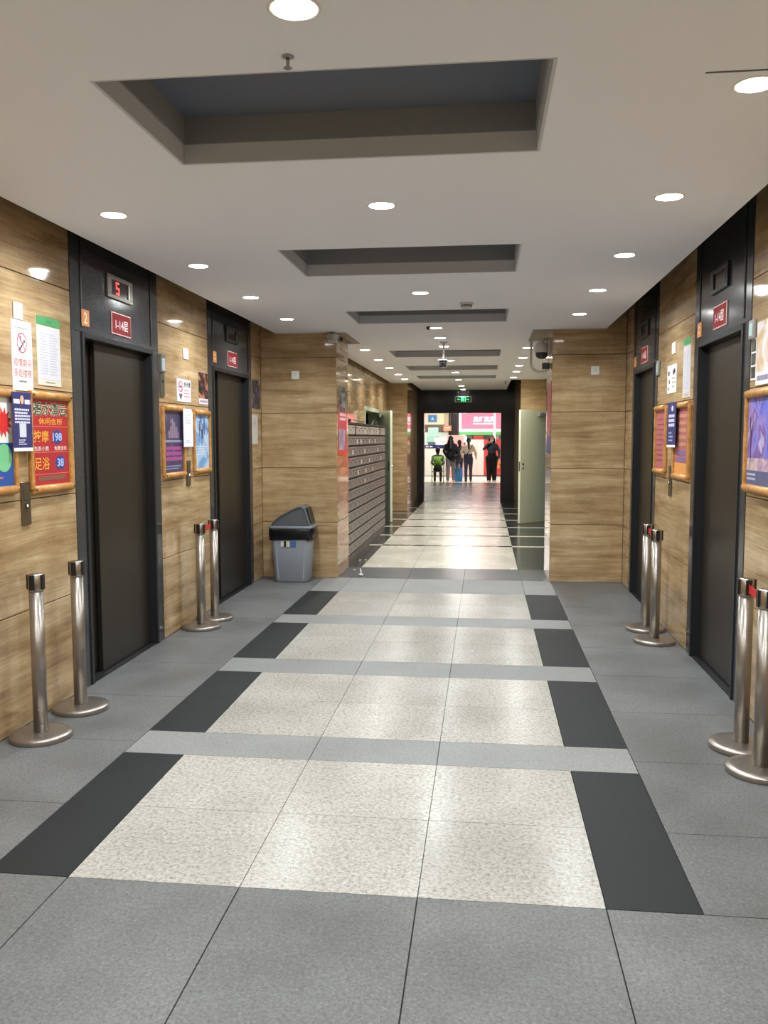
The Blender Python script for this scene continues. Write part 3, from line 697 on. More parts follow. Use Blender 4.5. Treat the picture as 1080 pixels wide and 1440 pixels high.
t, a, b = dark_poster('L', 7.50, 7.745, 1.955, 2.185, 'dark poster with orange shapes above the pale blue framed poster', [(120, 70, 100), (30, 22, 30), (36, 26, 32), (190, 112, 70), (160, 120, 90)], 2, (0.05, (224, 214, 224)))
t, a, b = dark_poster('L', 9.285, 9.60, 1.925, 2.24, 'small dark blue poster on the wall strip between the far left elevator and end pier', [(190, 184, 160), (44, 44, 60), (34, 34, 48), (62, 60, 118), (130, 120, 130)], 6)
t = mount('paper_notice', 'white paper sheet under the small dark blue poster by the far left elevator', 'notice', 'L', 9.38, 1.695)
plate('sheet', -0.115, 0.115, -0.16, 0.16, 0, 0.003, pm((206, 204, 198), 0.6), t); small_print(-0.08, 0.07, 0.03, 0.12, 4, 0.003, pm((170, 168, 164), 0.6), t, 0.4)
# pier side posters
t, a, b = dark_poster('PL', 9.77, 10.36, 1.40, 2.19, 'tall red and dark printed poster on the side of the left end pier', [(178, 40, 48), (204, 70, 74), (176, 48, 60), (214, 150, 160)], 9)
plate('print', -a, a, b-0.28, b, 0.004, 0.005, art([(30, 34, 38), (52, 56, 58), (150, 150, 140), (70, 60, 66)], (7, 9), 4), t)
plate('print', -a*0.9, a*0.5, -b+0.06, -0.1, 0.004, 0.005, art([(92, 66, 122), (190, 170, 200), (96, 100, 120), (226, 214, 222)], (8, 6), 8), t)
plate('print', -a, a, -b, -b+0.06, 0.004, 0.005, pm((214, 74, 54), 0.4), t)
small_print(-a*0.7, a*0.8, 0.0, 0.1, 2, 0.004, pm((236, 200, 196), 0.5), t, 0.7, False)
t, a, b = dark_poster('PR', 9.74, 10.32, 1.42, 2.22, 'tall red and blue poster on the side of the right end pier', [(120, 60, 60), (170, 80, 84), (150, 74, 80), (90, 54, 60)], 12)
plate('print', -a, a, -b, -b+0.2, 0.004, 0.005, pm((54, 70, 126), 0.4), t)
# right wall, between the elevators
pk = art([(168, 84, 92), (186, 106, 110), (176, 96, 100), (196, 126, 124)], (8, 10), 14)
t, a, b = frame_poster('R', 7.47, 7.91, 1.285, 1.875, 'wood framed pink poster, left of the pair between the right elevators', pk)
small_print(-a+0.05, a-0.06, -b+0.05, b-0.05, 9, 0.0103, pm((154, 74, 90), 0.4), t, 0.3)
t, a, b = frame_poster('R', 6.63, 7.14, 1.27, 1.87, 'wood framed pink and orange price poster, right of the pair between the right elevators', pk)
plate('print', -a, a*0.7, -b, -b+0.085, 0.0103, 0.011, pm((226, 156, 80), 0.4), t)
for y0 in (-0.16, -0.11): plate('print', -a*0.6, a*0.55, y0, y0+0.04, 0.0103, 0.011, pm((132, 104, 150), 0.4), t)
small_print(-a*0.6, a*0.6, -0.05, b-0.03, 5, 0.0103, pm((200, 150, 110), 0.4), t, 0.5, False)
t, a, b = navy('R', 7.15, 7.47, 1.52, 1.885, 'navy paper notice with white characters hung between the right wall frames')
MB().disc((0.03, b-0.05, 0.003), 0.035, 16, 0.0008, 0.022).build('print', pm((200, 204, 224), 0.5), t)
small_print(-0.10, 0.11, -0.02, b-0.09, 3, 0.003, pm((206, 206, 226), 0.6), t, 0.65, False); small_print(-0.09, 0.07, -b+0.04, -0.05, 3, 0.003, pm((150, 156, 196), 0.6), t, 0.5)
t = mount('paper_notice', 'white printed notice with black marks between the right elevators', 'notice', 'R', 7.32, 2.075)
plate('sheet', -0.19, 0.16, -0.115, 0.115, 0, 0.004, pm((216, 212, 208), 0.5), t)
mb = MB()
for x, y, s in ((-0.12, 0.05, 0.03), (-0.1, -0.02, 0.025), (-0.13, -0.075, 0.02), (0.06, 0.05, 0.03), (0.09, 0.06, 0.03)): mb.box(x-s, x+s*0.6, y-s*0.6, y+s*0.6, 0.004, 0.0046)
mb.build('print', pm((60, 56, 66), 0.5), t); small_print(0.0, 0.13, -0.08, 0.02, 3, 0.004, pm((170, 160, 160), 0.5), t, 0.4)
# nearest right wall
t, a, b = frame_poster('R', 4.60, 5.225, 1.285, 1.868, 'wood framed blue and purple picture with a dark tree shape, right picture edge', art([(66, 84, 176), (104, 112, 204), (150, 130, 200), (112, 80, 150), (190, 180, 214)], (5, 4), 21))
mb = MB(); mb.prism([(-0.235, -0.16), (-0.225, -0.16), (-0.222, 0.02), (-0.19, 0.12), (-0.20, 0.12), (-0.226, 0.05), (-0.25, 0.14), (-0.262, 0.14), (-0.236, 0.02)], 0.0103, 0.0109); mb.build('print', pm((50, 40, 82), 0.4), t)
plate('print', -a, a, -b+0.08, -b+0.15, 0.0103, 0.0107, art([(214, 196, 160), (190, 160, 180), (120, 90, 150)], (12, 16), 3), t)
plate('print', -a, a, -b, -b+0.08, 0.0103, 0.0108, pm((92, 96, 132), 0.4), t); small_print(-a+0.01, -0.1, -b+0.02, -b+0.07, 2, 0.0108, pm((180, 184, 204), 0.4), t, 0.5)
t = mount('paper_poster', 'white poster with a pale tan dog picture above the blue framed picture on the right', 'poster', 'R', 4.98, 2.08)
plate('sheet', -0.135, 0.3, -0.19, 0.16, 0, 0.004, art([(222, 214, 222), (232, 226, 228), (206, 170, 120), (224, 196, 150)], (5, 6), 11), t)
plate('print', -0.135, 0.3, -0.19, -0.12, 0.004, 0.0047, PAPER, t); small_print(-0.11, 0.27, -0.17, -0.135, 1, 0.0047, pm((130, 120, 150), 0.5), t, 0.8, False)
t = mount('photo_strip', 'narrow strip of three small dark photos under the card reader on the right', 'poster', 'R', 5.17, 2.04)
plate('sheet', -0.045, 0.045, -0.115, 0.12, 0, 0.003, PAPER, t)
for y in (-0.105, -0.03, 0.045): plate('print', -0.04, 0.04, y, y+0.065, 0.003, 0.0038, art([(36, 40, 38), (64, 66, 62), (110, 108, 100)], (20, 20), y*50), t)

# ------------------------------------------------------------------ stanchions
def stanchion(x, y, label):
    t = thing('stanchion', label, 'stanchion', (x, y, 0), group='stainless belt stanchions')
    MB().lathe([(0.158, 0.0), (0.161, 0.004), (0.161, 0.024), (0.156, 0.030), (0.12, 0.034), (0.05, 0.037)], 40).build('base', CHROME, t)
    MB().lathe([(0.037, 0.037), (0.037, 0.795)], 28).build('post', CHROME, t)
    MB().lathe([(0.038, 0.795), (0.039, 0.80), (0.039, 0.882), (0.035, 0.888), (0.01, 0.889)], 28).build('belt_head', STEEL, t)
    mb = MB()
    for k in range(4):
        q = k*PI/2
        c, s = math.cos(q), math.sin(q)
        # belt slot blocks on four sides
        vs = [(0.03, -0.014), (0.045, -0.014), (0.045, 0.014), (0.03, 0.014)]
        mb.prism([(x_*c-y_*s, x_*s+y_*c) for x_, y_ in vs], 0.805, 0.883)
    mb.build('belt_slot', BLACK, t)
    return t
ST = {'a': (-2.352, 4.27), 'b': (-2.362, 4.753), 'c': (-2.362, 6.957), 'd': (-2.358, 7.314), 'e': (1.327, 4.187), 'f': (1.33, 4.518), 'g': (1.335, 6.844), 'h': (1.345, 7.282)}
lab = {'a': 'steel belt post without belt, nearest to the camera by the left wall', 'b': 'steel belt post without belt, left wall, next to the nearest elevator door',
       'c': 'steel post with red belt between the left elevators, nearer of its pair', 'd': 'steel post with red belt between the left elevators, farther of its pair',
       'e': 'steel post cut by the right picture edge, nearest on the right', 'f': 'steel post with red belt in front of the nearest right elevator',
       'g': 'steel post with black belt clip between the right elevators, nearer of its pair', 'h': 'steel post with red belt end between the right elevators, farther of its pair'}
for k in ST: stanchion(*ST[k], lab[k])
def belt(p, q, label):
    (x0, y0), (x1, y1) = p, q
    d = Vector((x1-x0, y1-y0, 0)); L_ = d.length; d.normalize(); a = Vector((x0, y0, 0))+d*0.044; b = Vector((x1, y1, 0))-d*0.044
    t = thing('retractable_belt', label, 'belt', (a.x, a.y, 0.84), math.atan2(d.y, d.x), 'red stanchion belts')
    ln = (b-a).length; N = 10
    up, lo_ = [], []
    rings = []
    for i in range(N+1):
        s = i/N; x = ln*s; sag = -0.006*4*s*(1-s)
        rings.append([(x, -0.001, -0.022+sag), (x, 0.001, -0.022+sag), (x, 0.001, 0.022+sag), (x, -0.001, 0.022+sag)])
    MB().loft(rings, False).build('webbing', RED, t)
    MB().box(ln-0.03, ln+0.0, -0.006, 0.006, -0.028, 0.028, 0.002).build('clip', BLACK, t)
belt(ST['c'], ST['d'], 'short red belt joining the post pair between the left elevators')
belt(ST['f'], ST['e'], 'short red belt joining the post pair by the nearest right elevator')
belt(ST['h'], ST['g'], 'short red belt joining the post pair between the right elevators')

# ------------------------------------------------------------------ litter bin
def rrect(w_, d_, r, z, n=5, cx=0, cy=0):
    pts = []
    for sx, sy, q0 in ((1, 1, 0), (-1, 1, PI/2), (-1, -1, PI), (1, -1, 3*PI/2)):
        for i in range(n+1):
            q = q0+PI/2*i/n; pts.append((cx+sx*(w_/2-r)+r*math.cos(q), cy+sy*(d_/2-r)+r*math.sin(q), z))
    return pts
GREYP = pm((150, 154, 162), 0.45); LIDP = pm((88, 90, 94), 0.4); BAG = pm((16, 17, 20), 0.25)
t = thing('litter_bin', 'grey plastic swing-top bin with a black bag by the left end pier', 'bin', (-2.125, 9.45, 0))
MB().loft([rrect(0.36, 0.25, 0.05, 0.0), rrect(0.385, 0.27, 0.05, 0.012), rrect(0.44, 0.31, 0.05, 0.5), rrect(0.45, 0.315, 0.05, 0.575), rrect(0.46, 0.325, 0.05, 0.58)]).build('body', GREYP, t)
mb = MB()
for s in (-1, 1):
    mb.loft([[(s*0.14-0.008, -0.138, 0.04), (s*0.14+0.008, -0.138, 0.04), (s*0.14+0.008, -0.13, 0.04), (s*0.14-0.008, -0.13, 0.04)], [(s*0.165-0.008, -0.158, 0.46), (s*0.165+0.008, -0.158, 0.46), (s*0.165+0.008, -0.15, 0.46), (s*0.165-0.008, -0.15, 0.46)]], False)
mb.build('moulded_rib', GREYP, t)
rings = []
for i, z in enumerate((0.475, 0.49, 0.52, 0.55, 0.585, 0.6)):
    ring = rrect(0.475, 0.34, 0.055, z, 7); k = [1.0, 1.03, 1.045, 1.05, 1.045, 1.03][i]
    rings.append([(x*k*(1+0.008*math.sin(11*j+i*2.1)), y*k*(1+0.012*math.sin(7*j+i)), zz+(0.012*math.sin(5*j) if i < 2 else 0)) for j, (x, y, zz) in enumerate(ring)])
MB().loft(rings).build('bin_bag', BAG, t)
MB().loft([rrect(0.49, 0.35, 0.05, 0.598), rrect(0.5, 0.36, 0.055, 0.605), rrect(0.5, 0.36, 0.055, 0.622), rrect(0.47, 0.33, 0.05, 0.63)]).build('lid_rim', pm((112, 116, 122), 0.4), t)
prof = [(-0.225, 0.63), (0.225, 0.63), (0.21, 0.69), (0.165, 0.83), (0.14, 0.85), (0.105, 0.85), (0.02, 0.815), (-0.12, 0.74), (-0.2, 0.675)]
ins = [(x*0.93, 0.63+(z-0.63)*0.95) for x, z in prof]
lidm = MB().loft([[(x, -0.135, z) for x, z in ins], [(x, -0.155, z) for x, z in prof] if False else [(x, -0.15, z) for x, z in ins], [(x, -0.14, z) for x, z in prof], [(x, 0.14, z) for x, z in prof], [(x, 0.155, z) for x, z in ins]], False).build('lid', LIDP, t)
MB().loft([[(0.222, s*0.11, 0.66), (0.23, s*0.11, 0.66), (0.185, s*0.11, 0.83), (0.175, s*0.11, 0.83)] for s in (-1, 1)], False).build('swing_flap', pm((34, 35, 38), 0.4), t)
mb = MB(); mb.ball((0.245, -0.12, 0.575), (0.03, 0.03, 0.035)); mb.ball((0.255, -0.14, 0.60), (0.018, 0.02, 0.02)); mb.build('bag_knot', BAG, t)
for x0, x1, c in ((-0.105, -0.075, (214, 210, 200)), (-0.073, -0.045, (48, 46, 52)), (-0.043, -0.005, (216, 206, 170)), (-0.003, 0.065, (64, 100, 160))):
    MB().box(x0, x1, -0.1585, -0.152, 0.40, 0.46).build('sticker', pm(c, 0.5), t)

# ------------------------------------------------------------------ mailbox bank
MX, MY0, MY1 = -1.69, 10.55, 14.73
t = thing('mailbox_bank', 'wall of small grey metal mailboxes along the left side of the corridor', 'mailboxes', (-2.08, (MY0+MY1)/2, 0))
oy = (MY0+MY1)/2; dep = MX+2.08
body = MB(); body.box(0.002, dep-0.022, MY0-oy, MY1-oy, 0, 1.775); body.build('carcass', pm((28, 26, 28), 0.5), t)
MB().box(0.002, dep-0.002, MY0-oy, MY1-oy, 1.775, 1.80).build('top_board', pm((40, 38, 38), 0.5), t)
MB().box(0.02, dep-0.012, MY0-oy, MY1-oy, 0.0, 0.095).build('plinth', pm((96, 92, 86), 0.5), t)
NR, NC = 12, 11; ph = (1.772-0.10)/NR; pw = (MY1-MY0)/NC
MBOX = [brushed('mailbox_door_metal', (146, 140, 134), 0.45, 0.4, False), BLACK, STEEL]
MTOP = [brushed('mailbox_top_metal', (190, 192, 180), 0.4, 0.3, False), BLACK, STEEL]
mes = {}
for r in range(NR):
    for c in range(NC):
        key = r == 0
        z = 1.772-(r+0.5)*ph; y = MY0+(c+0.5)*pw-oy
        if key not in mes:
            mb = MB(); hh = ph/2-0.014; ww = pw/2-0.004
            mb.box(-0.02, 0, -ww, ww, -hh, hh, 0.002)
            mb.mi = 1; mb.box(0, 0.0012, -ww*0.55, ww*0.55, hh*0.45, hh*0.62)
            mb.mi = 2; mb.box(0, 0.006, ww*0.7, ww*0.82, -hh*0.2, hh*0.1)
            o = mb.build('mailbox_door', MTOP if key else MBOX, t, (dep, y, z)); mes[key] = o.data
        else: link('mailbox_door', mes[key], t, (dep, y, z))
rs = random.Random(4)
smesh = None
for r, c in [(1, 2), (1, 3), (1, 7), (2, 1), (2, 4), (3, 3), (3, 5), (4, 2), (4, 6), (5, 4), (0, 4), (0, 6), (0, 8), (2, 8), (3, 9), (1, 5), (4, 4)]:
    z = 1.772-(r+0.5)*ph-0.01; y = MY0+(c+0.5)*pw-oy+rs.uniform(-0.08, 0.08)
    if smesh is None:
        o = MB().box(0, 0.0015, -0.035, 0.035, -0.03, 0.028).build('sticker', pm((226, 222, 210), 0.5), t, (dep+0.0005, y, z)); smesh = o.data
    else: link('sticker', smesh, t, (dep+0.0005, y, z))
for c in (2, 9): MB().box(dep, dep+0.004, MY0+c*pw-oy-0.04, MY0+c*pw-oy+0.04, 1.772-ph, 1.772).build('divider', BLACK, t)
t = thing('folded_umbrella', 'small dark folded item lying on top of the mailboxes', 'umbrella', (-1.80, 11.35, 1.80), 0.3)
MB().lathe([(0.012, -0.13), (0.03, -0.1), (0.034, 0.06), (0.012, 0.12)], 14).build('canopy', BLACK, t).rotation_euler = (PI/2, 0, 0)
t.children[0].location = (0, 0, 0.034)
MB().tube((0, -0.2, 0.034), (0, -0.115, 0.034), 0.012).build('handle', pm((60, 50, 44), 0.4), t)

# ------------------------------------------------------------------ corridor doors
PALE = pm((222, 231, 204), 0.4); PALE_D = pm((168, 176, 152), 0.45)
def corridor_door(name, label, xw, out, y0, y1, hinge, free, th=0.045, top=2.11):
    t = thing(name, label, 'door', (0, 0, 0)); t['kind'] = 'structure'
    xa, xb = sorted((xw+out*0.012, xw-out*0.20)); q = 0.07
    for a, b in ((y0, y0+q), (y1-q, y1)): MB().box(xa, xb, a, b, 0, 2.15, 0.003).build('door_jamb', PALE_D, t)
    MB().box(xa, xb, y0+q, y1-q, 2.15-q, 2.15, 0.003).build('door_head', PALE_D, t)
    h, f = Vector(hinge), Vector(free); d = f-h; L_ = d.length; ang = math.atan2(d.y, d.x)
    lf = bpy.data.objects.new('leaf_pivot', None)
    mb = MB(); mb.box(0, L_, -th/2, th/2, 0.012, top, 0.002)
    leaf = mb.build('door_leaf', PALE, t); leaf.location = (h.x, h.y, 0); leaf.rotation_euler = (0, 0, ang)
    return t, leaf, L_
t, leaf, L_ = corridor_door('door_1', 'pale green service door ajar beyond the mailboxes on the left', -2.08, 1, 15.0, 16.98, (-2.06, 16.93), (-1.742, 16.2))
MB().box(L_-0.12, L_-0.06, 0.0225, 0.03, 0.98, 1.16, 0.002).build('lock_plate', STEEL, leaf); MB().tube((L_-0.09, 0.03, 1.07), (L_-0.09, 0.07, 1.07), 0.011).tube((L_-0.09, 0.07, 1.07), (L_-0.2, 0.07, 1.07), 0.009).build('handle', STEEL, leaf)
MB().box(L_-0.12, L_-0.06, -0.03, -0.0225, 0.98, 1.16, 0.002).build('lock_plate', STEEL, leaf)
mb = MB(); mb.box(0.05, 0.28, -0.075, -0.0225, 1.99, 2.05, 0.004); mb.box(0.28, 0.5, -0.05, -0.04, 2.01, 2.03); mb.build('door_closer', pm((150, 152, 150), 0.4), leaf)
t, leaf, L_ = corridor_door('door_2', 'pale green door standing open on the right of the corridor', 1.30, -1, 15.88, 16.88, (1.27, 16.82), (0.645, 16.1))
for s in (1, -1):
    y0, y1 = sorted((s*0.0225, s*0.029))
    mb = MB(); mb.mi = 0
    for z, r in ((1.11, 0.022), (1.03, 0.018)): mb.tube((L_-0.08, s*0.0225, z), (L_-0.08, s*0.032, z), r, n=16)
    mb.build('lock_escutcheon', pm((96, 96, 90), 0.3, 0.7), leaf)
    MB().tube((L_-0.08, s*0.031, 1.03), (L_-0.08, s*0.034, 1.03), 0.010, n=12).build('keyhole', BLACK, leaf)
MB().box(L_-0.003, L_+0.002, -0.012, 0.012, 0.98, 1.16).build('latch_plate', STEEL, leaf)
mb = MB()
for s in (1,): mb.box(0.2, 0.45, 0.0225, 0.07, 2.0, 2.06, 0.004)
mb.build('door_closer', pm((150, 152, 150), 0.4), leaf)

# ------------------------------------------------------------------ ceiling devices
t = thing('smoke_detector', 'white round smoke detector on the ceiling before the third recess', 'smoke detector', (-0.165, 7.70, ZC))
MB().lathe([(0.062, 0.0), (0.062, -0.012), (0.052, -0.018)], 28).build('base', pm((206, 202, 196), 0.5), t)
mb = MB()
for i in range(10):
    q = 2*PI*i/10; mb.box(0.042*math.cos(q)-0.006, 0.042*math.cos(q)+0.006, 0.042*math.sin(q)-0.006, 0.042*math.sin(q)+0.006, -0.034, -0.018)
mb.build('vent_slots', pm((120, 118, 114), 0.5), t); MB().lathe([(0.05, -0.034), (0.046, -0.044), (0.02, -0.05)], 28).build('cap', pm((206, 202, 196), 0.5), t)
def sprinkler(x, y, label, s=1.0):
    t = thing('sprinkler', label, 'sprinkler', (x, y, ZC), group='ceiling sprinklers')
    MB().lathe([(0.03*s, 0), (0.03*s, -0.004*s), (0.014*s, -0.007*s)], 20).build('escutcheon', pm((160, 162, 168), 0.35, 0.6), t)
    MB().lathe([(0.009*s, -0.005*s), (0.009*s, -0.03*s), (0.006*s, -0.05*s)], 12).build('body', pm((150, 150, 156), 0.3, 0.8), t)
    MB().lathe([(0.02*s, -0.052*s), (0.022*s, -0.055*s), (0.008*s, -0.057*s)], 14).build('deflector', pm((150, 150, 156), 0.3, 0.8), t)
sprinkler(-0.613, 2.72, 'small grey sprinkler head in front of the nearest ceiling recess', 0.65)
sprinkler(0.43, 18.33, 'tiny sprinkler head at the far end of the corridor ceiling')
t = thing('ceiling_sensor', 'small dark box on the ceiling beside the downlight beyond the third recess', 'sensor', (-0.60, 9.27, ZC))
MB().box(-0.02, 0.02, -0.02, 0.02, -0.03, 0, 0.003).build('housing', pm((70, 66, 60), 0.5), t); MB().disc((0, 0, -0.032), 0.01, 12, 0.002).build('lens', BLACK, t)
# hanging camera in the corridor mouth
t = thing('hanging_camera', 'white security camera with black front hanging from the ceiling at the corridor mouth', 'camera', (-0.505, 10.75, ZC))
MB().lathe([(0.05, 0), (0.05, -0.012), (0.03, -0.02)], 20).build('ceiling_plate', pm((190, 186, 180), 0.4), t)
MB().path([(0, 0, -0.01), (0, 0, -0.14), (-0.005, -0.02, -0.22)], 0.014).build('drop_arm', pm((190, 186, 180), 0.4), t)
mb = MB(); mb.loft([[( -0.005+0.042*math.cos(q*PI/8), y, -0.275+0.036*math.sin(q*PI/8)) for q in range(16)] for y in (0.13, -0.12)]); mb.build('body', WHITE, t)
mb = MB(); mb.box(-0.047, 0.037, -0.14, -0.10, -0.318, -0.236, 0.008, 2); mb.build('front_ring', pm((30, 30, 34), 0.3), t)
MB().tube((-0.005, -0.146, -0.277), (-0.005, -0.139, -0.277), 0.02, n=18).build('lens', pm((14, 14, 22), 0.1), t)
MB().box(-0.06, 0.05, -0.17, 0.1, -0.236, -0.228, 0.003).build('sun_shield', WHITE, t)
# corner camera on the left pier
t = thing('corner_camera', 'white bullet security camera at the top of the left end pier', 'camera', (-1.70, 9.655, 2.715))
CW = pm((214, 210, 200), 0.4)
MB().box(-0.05, 0.05, -0.028, 0, -0.055, 0.05, 0.006, 2).build('wall_bracket', CW, t)
MB().tube((0, -0.02, 0.0), (0.03, -0.06, -0.005), 0.02).build('swivel', CW, t)
c0, c1 = Vector((-0.02, -0.05, 0.012)), Vector((0.115, -0.15, -0.03)); dv = (c1-c0).normalized()
MB().tube(c0, c1, 0.038, n=20).ball(c0, 0.038).build('body', CW, t)
MB().tube(c1, c1+dv*0.012, 0.038, 0.034, n=20).build('front_ring', pm((120, 118, 112), 0.4), t)
MB().tube(c1+dv*0.011, c1+dv*0.016, 0.02, n=16).build('lens', pm((16, 16, 22), 0.1), t)
# dome camera with conduit on the right pier
t = thing('dome_camera', 'globe security camera with a looping white conduit on the right end pier', 'camera', (0.73, 9.95, 2.50))
MB().box(-0.03, 0, -0.04, 0.04, 0.02, 0.2, 0.004).build('wall_plate', pm((204, 200, 192), 0.4), t)
MB().path([(-0.015, 0, 0.16), (-0.06, 0, 0.2), (-0.1, 0, 0.17)], 0.018).build('arm', pm((204, 200, 192), 0.4), t)
MB().lathe([(0.03, 0.17), (0.068, 0.15), (0.078, 0.1), (0.078, 0.06), (0.07, 0.05)], 24, c=(-0.1, 0, 0)).build('housing', pm((206, 204, 198), 0.3), t)
mb = MB(); mb.lathe([(0.07, 0.05), (0.066, 0.02), (0.05, -0.008), (0.02, -0.02)], 24, c=(-0.1, 0, 0)); mb.build('dome', pm((58, 60, 62), 0.08), t)
pts = [(-0.215, 0.02, 0.20), (-0.215, 0.02, -0.07)]+[(-0.1075+0.1075*math.cos(q), 0.02, -0.07-0.09*math.sin(q)) for q in [PI-PI*i/10 for i in range(1, 10)]]+[(-0.01, 0.02, -0.07)]
MB().path(pts, 0.014).build('conduit', pm((196, 192, 180), 0.4), t)
MB().box(-0.225, 0, 0.0, 0.04, 0.19, 0.215, 0.003).build('conduit_bracket', pm((196, 192, 180), 0.4), t)
mb = MB(); mb.box(-0.09, -0.01, 0.0, 0.05, -0.13, -0.06, 0.004); mb.build('junction_box', pm((60, 62, 58), 0.5), t)
# exit sign
t = thing('exit_sign', 'green lit exit sign hanging in front of the black portal', 'exit sign', (-0.525, 21.35, 2.535))
MB().box(-0.2, 0.2, -0.012, 0.012, -0.07, 0.07, 0.003).build('housing', pm((150, 160, 150), 0.3, 0.5), t)
MB().box(-0.185, 0.185, -0.014, -0.011, -0.058, 0.058).build('panel', pm((8, 30, 16), 0.3), t)
GL = pm((60, 255, 120), 0.4, emit=1.5)
mb = MB()
mb.box(-0.05, 0.06, -0.016, -0.0138, 0.036, 0.05); mb.box(0.05, 0.06, -0.016, -0.0138, -0.05, 0.05); mb.box(-0.05, -0.04, -0.016, -0.0138, -0.05, 0.05)
mb.build('door_pictogram', GL, t)
mb = MB(); mb.tube((0.005, -0.0165, 0.025), (0.005, -0.0138, 0.025), 0.011, n=12)
for p, q in (((0, 0.012), (-0.012, -0.015)), ((-0.012, -0.015), (0.012, -0.03)), ((0.012, -0.03), (0.006, -0.05)), ((-0.012, -0.015), (-0.03, -0.03)), ((0, 0.008), (0.025, -0.008)), ((0, 0.008), (-0.025, 0.0))):
    mb.tube((p[0], -0.015, p[1]), (q[0], -0.015, q[1]), 0.006, n=8)
mb.build('running_figure', GL, t)
mb = MB()
for s in (-1, 1):
    mb.loft([[(s*0.15, y, 0), (s*0.11, y, 0.022), (s*0.11, y, -0.022)] for y in (-0.016, -0.0138)], False); mb.box(min(s*0.07, s*0.11), max(s*0.07, s*0.11), -0.016, -0.0138, -0.007, 0.007)
mb.build('arrow', pm((40, 150, 80), 0.4, emit=0.8), t)
for s in (-1, 1): MB().tube((s*0.12, 0, 0.07), (s*0.12, 0, 0.239), 0.004, n=8).build('hanging_rod', STEEL, t)

# ------------------------------------------------------------------ paper scraps on the floor
def scrap(x, y, s, label, tall=False):
    mb = MB(); rr = random.Random(int(x*1000)); mb.ball((0, 0, s*0.42), (s, s*0.8, s*0.5), 10, 6)
    if tall: mb.tube((0, 0, s*0.6), (-s*0.2, 0, s*2.6), s*0.55, s*0.12, n=8)
    for v in mb.bm.verts: v.co *= 1+rr.uniform(-0.18, 0.18)
    zmin = min(v.co.z for v in mb.bm.verts)
    for v in mb.bm.verts: v.co.z -= zmin
    o = mb.build('paper_scrap', pm((234, 232, 226), 0.7), None, (x, y, 0)); tag(o, label, 'litter', 'paper scraps on the floor')
scrap(-1.412, 9.83, 0.03, 'crumpled white tissue standing at the edge of the grey tiles', True)
scrap(-1.555, 10.25, 0.014, 'small white scrap on dark floor at the foot of the left pier')
scrap(-1.60, 11.05, 0.016, 'white scrap on dark floor by the mailboxes, left one')
scrap(-1.53, 11.1, 0.014, 'white scrap on dark floor by the white tile corner')

# ------------------------------------------------------------------ the mall beyond the portal
MFL = granite('mall_grey_tile', (96, 92, 87), (80, 76, 72), (112, 108, 102), 30, 0.24, 0.5)
MFB = granite('mall_cream_tile', (226, 214, 198), (206, 194, 176), (238, 230, 216), 30, 0.3, 0.5)
mf = struct(MB().box(-8, 8, 21.75, 30.9, -0.1, 0.0).build('floor.001', MFL), 'grey polished mall floor beyond the portal', 'floor')
mf2 = struct(MB().box(-8, 8, 30.9, 37, -0.1, 0.0).build('floor.002', MFB), 'bright cream mall floor in front of the shops', 'floor')
struct(MB().box(-8, 8, 21.75, 37, 3.3, 3.4).build('ceiling.002', pm((60, 60, 64), 0.8)), 'dark mall ceiling', 'ceiling')
mb = MB(); mb.box(-8.1, -8, 21.75, 37, 0, 3.3); mb.box(8, 8.1, 21.75, 37, 0, 3.3); mb.box(-8, -2.08, 21.65, 21.75, 0, 3.3); mb.box(1.3, 8, 21.65, 21.75, 0, 3.3); mb.box(-8, 8, 36.9, 37, 0, 3.3)
struct(mb.build('wall_mall', pm((120, 112, 106), 0.7)), 'mall walls around the shops beyond the portal', 'wall')
def mall_lamp(x, y, sx, sy, power, label, col=(1, 0.95, 0.9)):
    t = thing('mall_light_panel', label, 'ceiling light', (x, y, 3.3), group='mall ceiling light panels')
    MB().box(-sx/2-0.03, sx/2+0.03, -sy/2-0.03, sy/2+0.03, -0.03, 0).build('frame', WHITE, t)
    MB().box(-sx/2, sx/2, -sy/2, sy/2, -0.036, -0.03).build('diffuser', pm((255, 250, 244), 0.4, emit=6.0), t)
    l = bpy.data.lights.new('lamp', 'AREA'); l.shape = 'RECTANGLE'; l.size = sx; l.size_y = sy; l.energy = power; l.color = col
    lo = bpy.data.objects.new('lamp', l); COL.objects.link(lo); lo.parent = t; lo.location = (0, 0, -0.05)
for i, (x, y, p) in enumerate([(-3.0, 33.6, 1.0), (-1.0, 33.6, 1.0), (1.0, 33.6, 1.0), (3.0, 33.6, 1.0)]):
    mall_lamp(x, y, 1.2, 0.6, MALL_W*p, f'mall ceiling light panel above the shops, {ORD[i]} from the left')
mall_lamp(-0.5, 28.6, 1.2, 0.6, MALL_W*1.1, 'added unseen fill light panel under the mall ceiling, before the people')  # out-of-view panel, added as fill light to brighten the people
